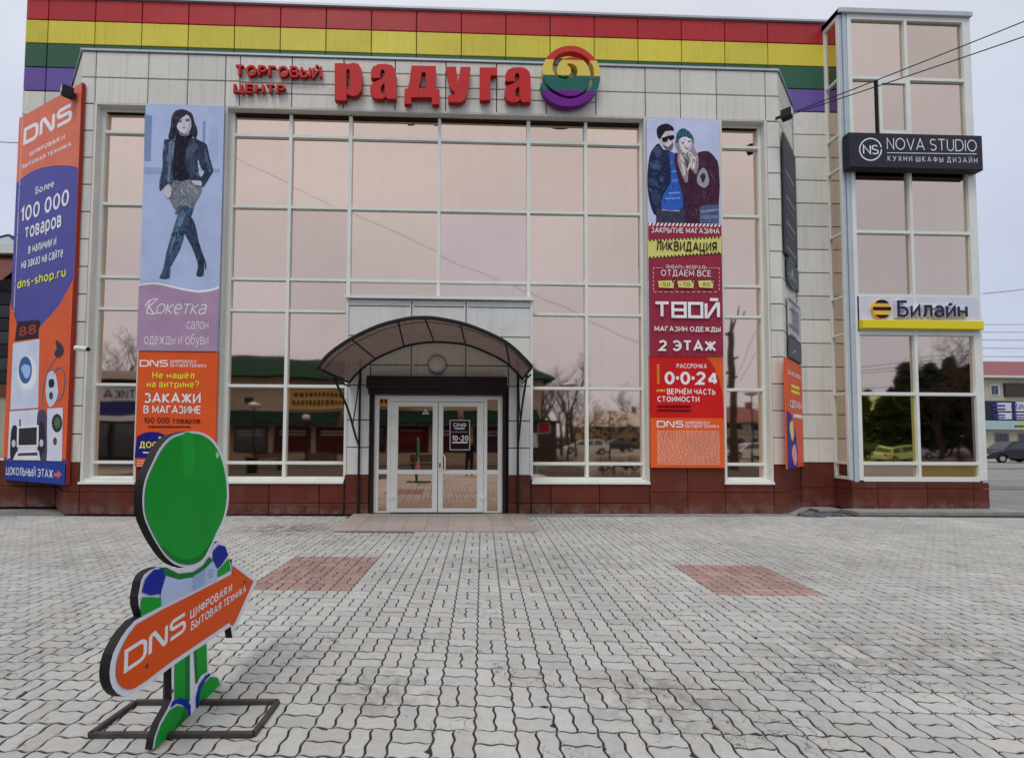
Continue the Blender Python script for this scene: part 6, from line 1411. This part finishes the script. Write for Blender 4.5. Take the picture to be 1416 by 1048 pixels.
b2 = bare_tree('bare_tree', 'slim leafless tree behind the end of the green-roofed hall', 11, 12, .05, .9, 1, (RF(742, 600, 20)[0], -26, 0))
def cp(src, x, y, label, s=1.0, rz_=0.0):
    c = copy_tree(src, None, (x, y, 0), rz_, label); c.scale = (s, s, s); return c
lbl = ['leafless tree left of the mirrored lamp post in the narrow park strip', 'leafless tree just behind the tall mirrored lamp post', 'leafless tree beside the ochre house gable', 'leafless tree towering over the ochre house roof', 'low leafless tree at the roadside before the ochre house', 'leafless tree left of the pines in the tower glass', 'tall leafless tree at the right edge of the tower glass', 'leafless tree behind the dull red roof']
for k, (px_c, dd, src, s_) in enumerate(((755, 24, b1, .62), (778, 22, b2, .75), (812, 44, b2, .8), (862, 58, b1, .9), (800, 17, b2, .45), (0, 0, b1, .7), (0, 0, b1, 1.2), (1050, 50, b2, .8))):
    if k == 5: x, y = RF(1195, 600, 30, YT)[0], -30
    elif k == 6: x, y = RF(1350, 600, 22, YT)[0], -22
    else: x, y = RF(px_c, 600, dd)[0], -dd
    cp(src, x, y, lbl[k], s_, k*1.3)
p1 = pine('pine_tree', 'broad dark pine left of the tower mullion, mirrored in the tower glass', 10, 3, (RF(1252, 600, 25, YT)[0], -25, 0), .40)
for k, (px_c, dd, s_, lb) in enumerate(((1290, 24, .95, 'dark pine just right of the tower mullion, mirrored in the tower glass'), (1318, 26, 1.05, 'tallest of the dark pines mirrored in the tower glass'), (1228, 30, .8, 'smallest of the dark pines mirrored in the tower glass'), (1268, 31, 1.0, 'dark pine standing behind the broad pine'))):
    c = copy_tree(p1, None, (RF(px_c, 600, dd, YT)[0], -dd, 0), k*1.1, lb); c.scale = (s_, s_, s_)
lb2 = ['dark pine at the left edge of the tower glass', 'dark pine filling the gap beside the tower mullion', 'dark pine behind the white saloon', 'dark pine low at the right edge of the tower glass', 'farthest dark pine between the mirrored wires']
for k, (px_c, dd, s_) in enumerate(((1196, 36, .85), (1258, 38, 1.05), (1222, 28, .62), (1345, 33, 1.1), (1306, 42, 1.15))):
    c = copy_tree(p1, None, (RF(px_c, 600, dd, YT)[0], -dd, 0), k*2.1, lb2[k]); c.scale = (s_*1.2, s_*1.2, s_)
lb3 = ['bare tree in the thicket left of the tall mirrored lamp', 'bare tree in the thicket right of the tall mirrored lamp', 'thin bare tree farthest back in the thicket', 'bare tree before the pines in the right tower pane', 'leaning bare tree low in the right tower pane', 'bare tree at the end of the mirrored hall']
for k, (px_c, dd, s_, g_) in enumerate(((766, 30, .95, YG), (796, 34, 1.0, YG), (786, 40, 1.1, YG), (1300, 17, .62, YT), (1330, 15, .5, YT), (748, 28, .8, YG))):
    cp(b1 if k % 2 else b2, RF(px_c, 600, dd, g_)[0], -dd, lb3[k], s_, k*.9+.4)
hg = MB(); rn = random.Random(77)
for _ in range(7000):
    x = rn.uniform(8, 62); y = -45-rn.uniform(0, 6); z = rn.uniform(0, 1)**1.3*(3.6+1.6*math.sin(x*.35)+math.sin(x*1.1)); s_ = rn.uniform(.15, .45); u = Vector((rn.uniform(-1, 1), rn.uniform(-1, 1), rn.uniform(-1, 1))).normalized()*s_; v = Vector((rn.uniform(-1, 1), 0, rn.uniform(-1, 1)))*s_*.35
    c = Vector((x, y, z)); hg.add([c-u, c+v, c+u, c-v], [(0, 1, 2, 3)])
o = hg.build('park_thicket', M_TWIG); tag(o, 'brown leafless thicket along the far side of the park', 'bushes', kind='stuff')
pt = thing('poplar_trunk', 'thick lopped poplar trunk with stubby branches, mirrored in the right narrow window', 'tree', (RF(1016, 600, 5)[0], -5, 0))
bx, by = RF(1016, 600, 5)[0], -5.0; m = MB(); m.tube([(bx-.1, by, -.05), (bx+.02, by, 2.5), (bx+.1, by, 5.5), (bx+.05, by, 8.0)], [.28, .2, .19, .15], 10); 
for z0_, dx_, dz_ in ((7.9, .5, 1.3), (7.8, -.9, .15), (7.9, .15, 1.6), (6.2, .45, .3), (5.6, -.5, -.1), (5.2, .4, .1)): m.tube([(bx+.05, by, z0_), (bx+.05+dx_*.6, by, z0_+dz_*.6), (bx+.05+dx_, by+.1, z0_+dz_)], [.09, .06, .03], 6)
m.build('trunk', M_BARK, pt)

# ------------------------------------------------------------------ lamps, benches, kiosk, cars, wires
def lamp_post(x, y, h, label, bowl=False):
    t = thing('street_lamp', label, 'street lamp', (x, y, 0), 'lamp posts on the square')
    MB().tube([(x, y, -.03), (x, y, .9)], .07, 8).tube([(x, y, .9), (x, y, h-.35)], .04, 8).build('post', M_BLACK, t)
    if bowl: MB().lathe((x, y, h-.45), [(.05, 0), (.38, .12), (.42, .2), (.30, .34), (.06, .42)], 16).build('lamp_bowl', M_LAMPG, t, smooth=True); MB().lathe((x, y, h-.26), [(.44, 0), (.44, .03)], 16).build('rim_ring', M_BLACK, t)
    else: MB().lathe((x, y, h-.4), [(.05, 0), (.2, .06), (.26, .2), (.2, .34), (.05, .4)], 16).build('lamp_globe', M_LAMPG, t, smooth=True)
lamp_post(RF(352, 600, 9)[0], -9, 4.1, 'dark lamp post with opal bowl, mirrored left of the yellow fascia', True); lamp_post(RF(420, 600, 9.5)[0], -9.5, 3.4, 'short lamp post with round globe, mirrored left of the entrance')
lamp_post(RF(788, 600, 5.2)[0], -5.2, 5.0, 'tallest lamp post, mirrored among the bare trees right of the entrance', True); lamp_post(RF(843, 600, 14)[0], -14, 3.9, 'thin lamp post in front of the mirrored ochre house'); lamp_post(RF(1041, 600, 8)[0], -8, 5.0, 'lamp post beside the lopped poplar, mirrored in the right narrow window', True)
M_WOOD = paint('dark_bench_wood', (.07, .035, .025), rough=.7, var=.2)
def bench(x, y, label):
    t = thing('park_bench', label, 'bench', (x, y, 0), 'benches on the square')
    for k in range(4): MB().box(x-.9, x+.9, y-.22+k*.115, y-.13+k*.115, .42, .46).build('seat_slat', M_WOOD, t)
    for k in range(3): MB().box(x-.9, x+.9, y-.27, y-.24, .55+k*.12, .64+k*.12).build('back_slat', M_WOOD, t)
    for s_ in (-.75, .75): MB().box(x+s_-.03, x+s_+.03, y-.26, y+.2, -.01, .42).box(x+s_-.03, x+s_+.03, y-.30, y-.26, -.01, .9).build('leg', M_BLACK, t)
bench(-1.6, -1.6, 'dark slatted bench mirrored low in the entrance doors'); bench(RF(440, 600, 4)[0], -4, 'dark slatted bench mirrored below the yellow fascia'); bench(RF(370, 600, 6)[0], -6, 'dark slatted bench mirrored left of the short lamp post')
t = thing('litter_bin', 'dark round litter bin on the square, mirrored beside the lamp post', 'bin', (RF(349, 600, 3)[0], -3, 0)); bx = RF(349, 600, 3)[0]
MB().lathe((bx, -3, -.01), [(.26, 0), (.3, .1), (.3, .7), (.33, .72), (.33, .78)], 16).build('bin_drum', M_BLACK, t)
def planter(x0, x1, y, label):
    t = thing('planter', label, 'planter', ((x0+x1)/2, y, 0), 'concrete planters on the square'); MB().box(x0, x1, y-.4, y+.4, -.01, .4).build('trough', M_CONC, t)
    rn = random.Random(int(x0*10)); m = MB()
    for _ in range(240):
        x = rn.uniform(x0+.1, x1-.1); yy = rn.uniform(y-.3, y+.3); a = rn.uniform(0, 6.3); hh = rn.uniform(.2, .55); dx_ = math.cos(a)*.2; m.add([(x, yy, .38), (x+.012, yy, .38), (x+dx_, yy+math.sin(a)*.2, .38+hh)], [(0, 1, 2)])
    m.build('dry_stalks', M_TWIG, t, kind='stuff')
planter(RF(742, 600, 3)[0], RF(800, 600, 3)[0], -3, 'concrete planter with dry stalks below the tall mirrored lamp'); planter(RF(820, 600, 4)[0], RF(885, 600, 4)[0], -4, 'concrete planter with dry stalks below the ochre house'); planter(RF(405, 600, 2.5)[0], RF(455, 600, 2.5)[0], -2.5, 'concrete planter with dry stalks left of the entrance reflections')
t = thing('kiosk', 'small dark kiosk with a red framed sign, mirrored right of the entrance', 'kiosk', (RF(750, 600, 11)[0], -11, 0)); kx = RF(750, 600, 11)[0]
MB().box(kx-1.1, kx+1.1, -13, -11, -.03, RF(750, 585, 11)[1]-.1).build('body', paint('dark_kiosk', (.05, .045, .04)), t); MB().box(kx-1.3, kx+1.3, -13.2, -10.8, RF(750, 585, 11)[1]-.1, RF(750, 583, 11)[1]).build('roof', M_GREENR, t)
a = RF(758, 600, 11); MB().box(kx-.15, kx+.65, -10.98, -10.94, a[1]-.1, RF(750, 587, 11)[1]).build('sign_frame', M_SIGNW, t); MB().box(kx-.1, kx+.6, -10.94, -10.92, a[1]-.05, RF(750, 587.6, 11)[1]-.03).build('sign_face', paint('red_kiosk_sign', (.35, .02, .03)), t); MB().box(kx-.9, kx-.2, -10.98, -10.93, .9, 2.0).build('hatch', M_SIGNW, t)
car('white saloon car, mirrored low in the yellow pane of the tower', M_CARW, (RF(1250, 630, 18, YT)[0], -18, 0), 0); car('dark off-road car behind the white saloon, mirrored in the tower', M_CARD, (RF(1208, 630, 24, YT)[0], -24, 0), R(5), True)
car('white hatchback at the roadside, mirrored in the right narrow window', M_CARW, (RF(1035, 630, 20)[0], -20, 0), R(180)); car('dark car parked by the ochre house, mirrored right of the entrance', M_CARD, (RF(850, 630, 32)[0], -32, 0), R(170)); car('silver-white car crossing before the ochre house', M_CARW, (RF(810, 630, 26)[0], -26, 0), R(185))
a, b = RF(315, 212, 6), RF(905, 484, 6)
cable((a[0]-3, -6, a[1]+1.39), (b[0]+3, -6, b[1]-1.4), .15, 'thin cable crossing the mirrored sky diagonally over the entrance', r=.012)
for k, (y0_, y1_) in enumerate(((509, 484), (515, 489), (519, 493), (536, 527))):
    a, b = RF(1185, y0_, 16, YT), RF(1365, y1_, 16, YT); cable((a[0]-2, -16, a[1]), (b[0]+2, -16, b[1]), .1, ['highest','second','third','lowest'][k]+' of the parallel street wires mirrored in the tower glass', r=.02, group='mirrored street wires')
for k, (p0, p1) in enumerate((((1020, 532), (1062, 440)), ((1030, 532), (1066, 462)))):
    a, b = RF(*p0, 12), RF(*p1, 12); cable((a[0], -12, a[1]), (b[0], -12, b[1]), .05, ['upper','lower'][k]+' slanting wire mirrored in the right narrow window', r=.015, group='slanting mirrored wires')

# ------------------------------------------------------------------ the person taking the picture (seen in the door glass)
def skin_body(name, verts, edges, radii, mat, parent, root=0, sub=1):
    me = bpy.data.meshes.new(name); me.from_pydata(verts, edges, []); o = bpy.data.objects.new(name, me); COL.objects.link(o)
    m = o.modifiers.new('s', 'SKIN'); 
    for i, r_ in enumerate(radii): me.skin_vertices[0].data[i].radius = (r_, r_ if not isinstance(r_, tuple) else r_[1])
    me.skin_vertices[0].data[root].use_root = True
    s_ = o.modifiers.new('d', 'SUBSURF'); s_.levels = sub; s_.render_levels = sub
    dg = bpy.context.evaluated_depsgraph_get(); nm = bpy.data.meshes.new_from_object(o.evaluated_get(dg)); bpy.data.objects.remove(o)
    nm.materials.clear(); nm.materials.append(mat); nm.polygons.foreach_set('use_smooth', [True]*len(nm.polygons)); q = bpy.data.objects.new(name, nm); COL.objects.link(q)
    q.parent = parent; q.matrix_parent_inverse = Matrix.Translation(-Vector(parent.location)); return q
X0, Y0 = .42, -.36
pt = thing('person', 'person in a dark coat holding up a phone, mirrored in the right door leaf', 'person', (X0, Y0, 0))
vv = [(X0, Y0, .95), (X0, Y0, 1.2), (X0, Y0, 1.42), (X0, Y0, 1.52), (X0+.11, Y0, .88), (X0+.12, Y0+.02, .48), (X0+.12, Y0-.01, .08), (X0+.13, Y0+.14, .04), (X0-.11, Y0, .88), (X0-.12, Y0+.02, .48), (X0-.12, Y0-.01, .08), (X0-.13, Y0+.14, .04),
      (X0+.2, Y0, 1.42), (X0+.26, Y0+.04, 1.16), (X0+.05, Y0+.24, 1.38), (X0-.2, Y0, 1.42), (X0-.28, Y0+.04, 1.18), (X0-.14, Y0+.24, 1.40)]
ee = [(0, 1), (1, 2), (2, 3), (0, 4), (4, 5), (5, 6), (6, 7), (0, 8), (8, 9), (9, 10), (10, 11), (2, 12), (12, 13), (13, 14), (2, 15), (15, 16), (16, 17)]
skin_body('body', vv, ee, [.17, .16, .17, .07, .11, .075, .05, .045, .11, .075, .05, .045, .08, .06, .04, .08, .06, .04], paint('dark_winter_clothes', (.015, .015, .02), rough=.8), pt)
M_SKIN = paint('skin', (.5, .32, .25), rough=.6)
hd = MB().lathe((X0, Y0+.01, 1.5), [(.05, 0), (.06, .06), (.08, .1), (.095, .18), (.09, .25), (.05, .3), (.01, .31)], 14); hd.tube([(X0, Y0+.09, 1.66), (X0, Y0+.125, 1.635)], [.018, .014], 6); hd.build('head', M_SKIN, pt, smooth=True)
MB().lathe((X0, Y0-.015, 1.64), [(.1, 0), (.108, .06), (.095, .14), (.05, .185), (.01, .19)], 14).build('hair', paint('dark_hair', (.02, .015, .012)), pt, smooth=True)
for s_, hx_ in ((1, X0+.02), (-1, X0-.11)):
    m = MB().tube([(hx_, Y0+.24, 1.39), (hx_, Y0+.29, 1.44)], [.035, .04], 8)
    for k in range(4): m.tube([(hx_+s_*.03-s_*.0*k, Y0+.28, 1.42+k*.022), (hx_+s_*.045, Y0+.30, 1.425+k*.022), (hx_+s_*.02, Y0+.315, 1.43+k*.022)], .0095, 6)
    m.tube([(hx_, Y0+.27, 1.44), (hx_-s_*.02, Y0+.285, 1.475)], .011, 6); m.build('hand', M_SKIN, pt, smooth=True)
t = thing('phone', 'dark phone held up in both hands of the mirrored person', 'phone', (X0-.045, Y0+.31, 1.45)); MB().box(X0-.125, X0+.035, Y0+.305, Y0+.314, 1.41, 1.49).build('case', M_BLACK, t)
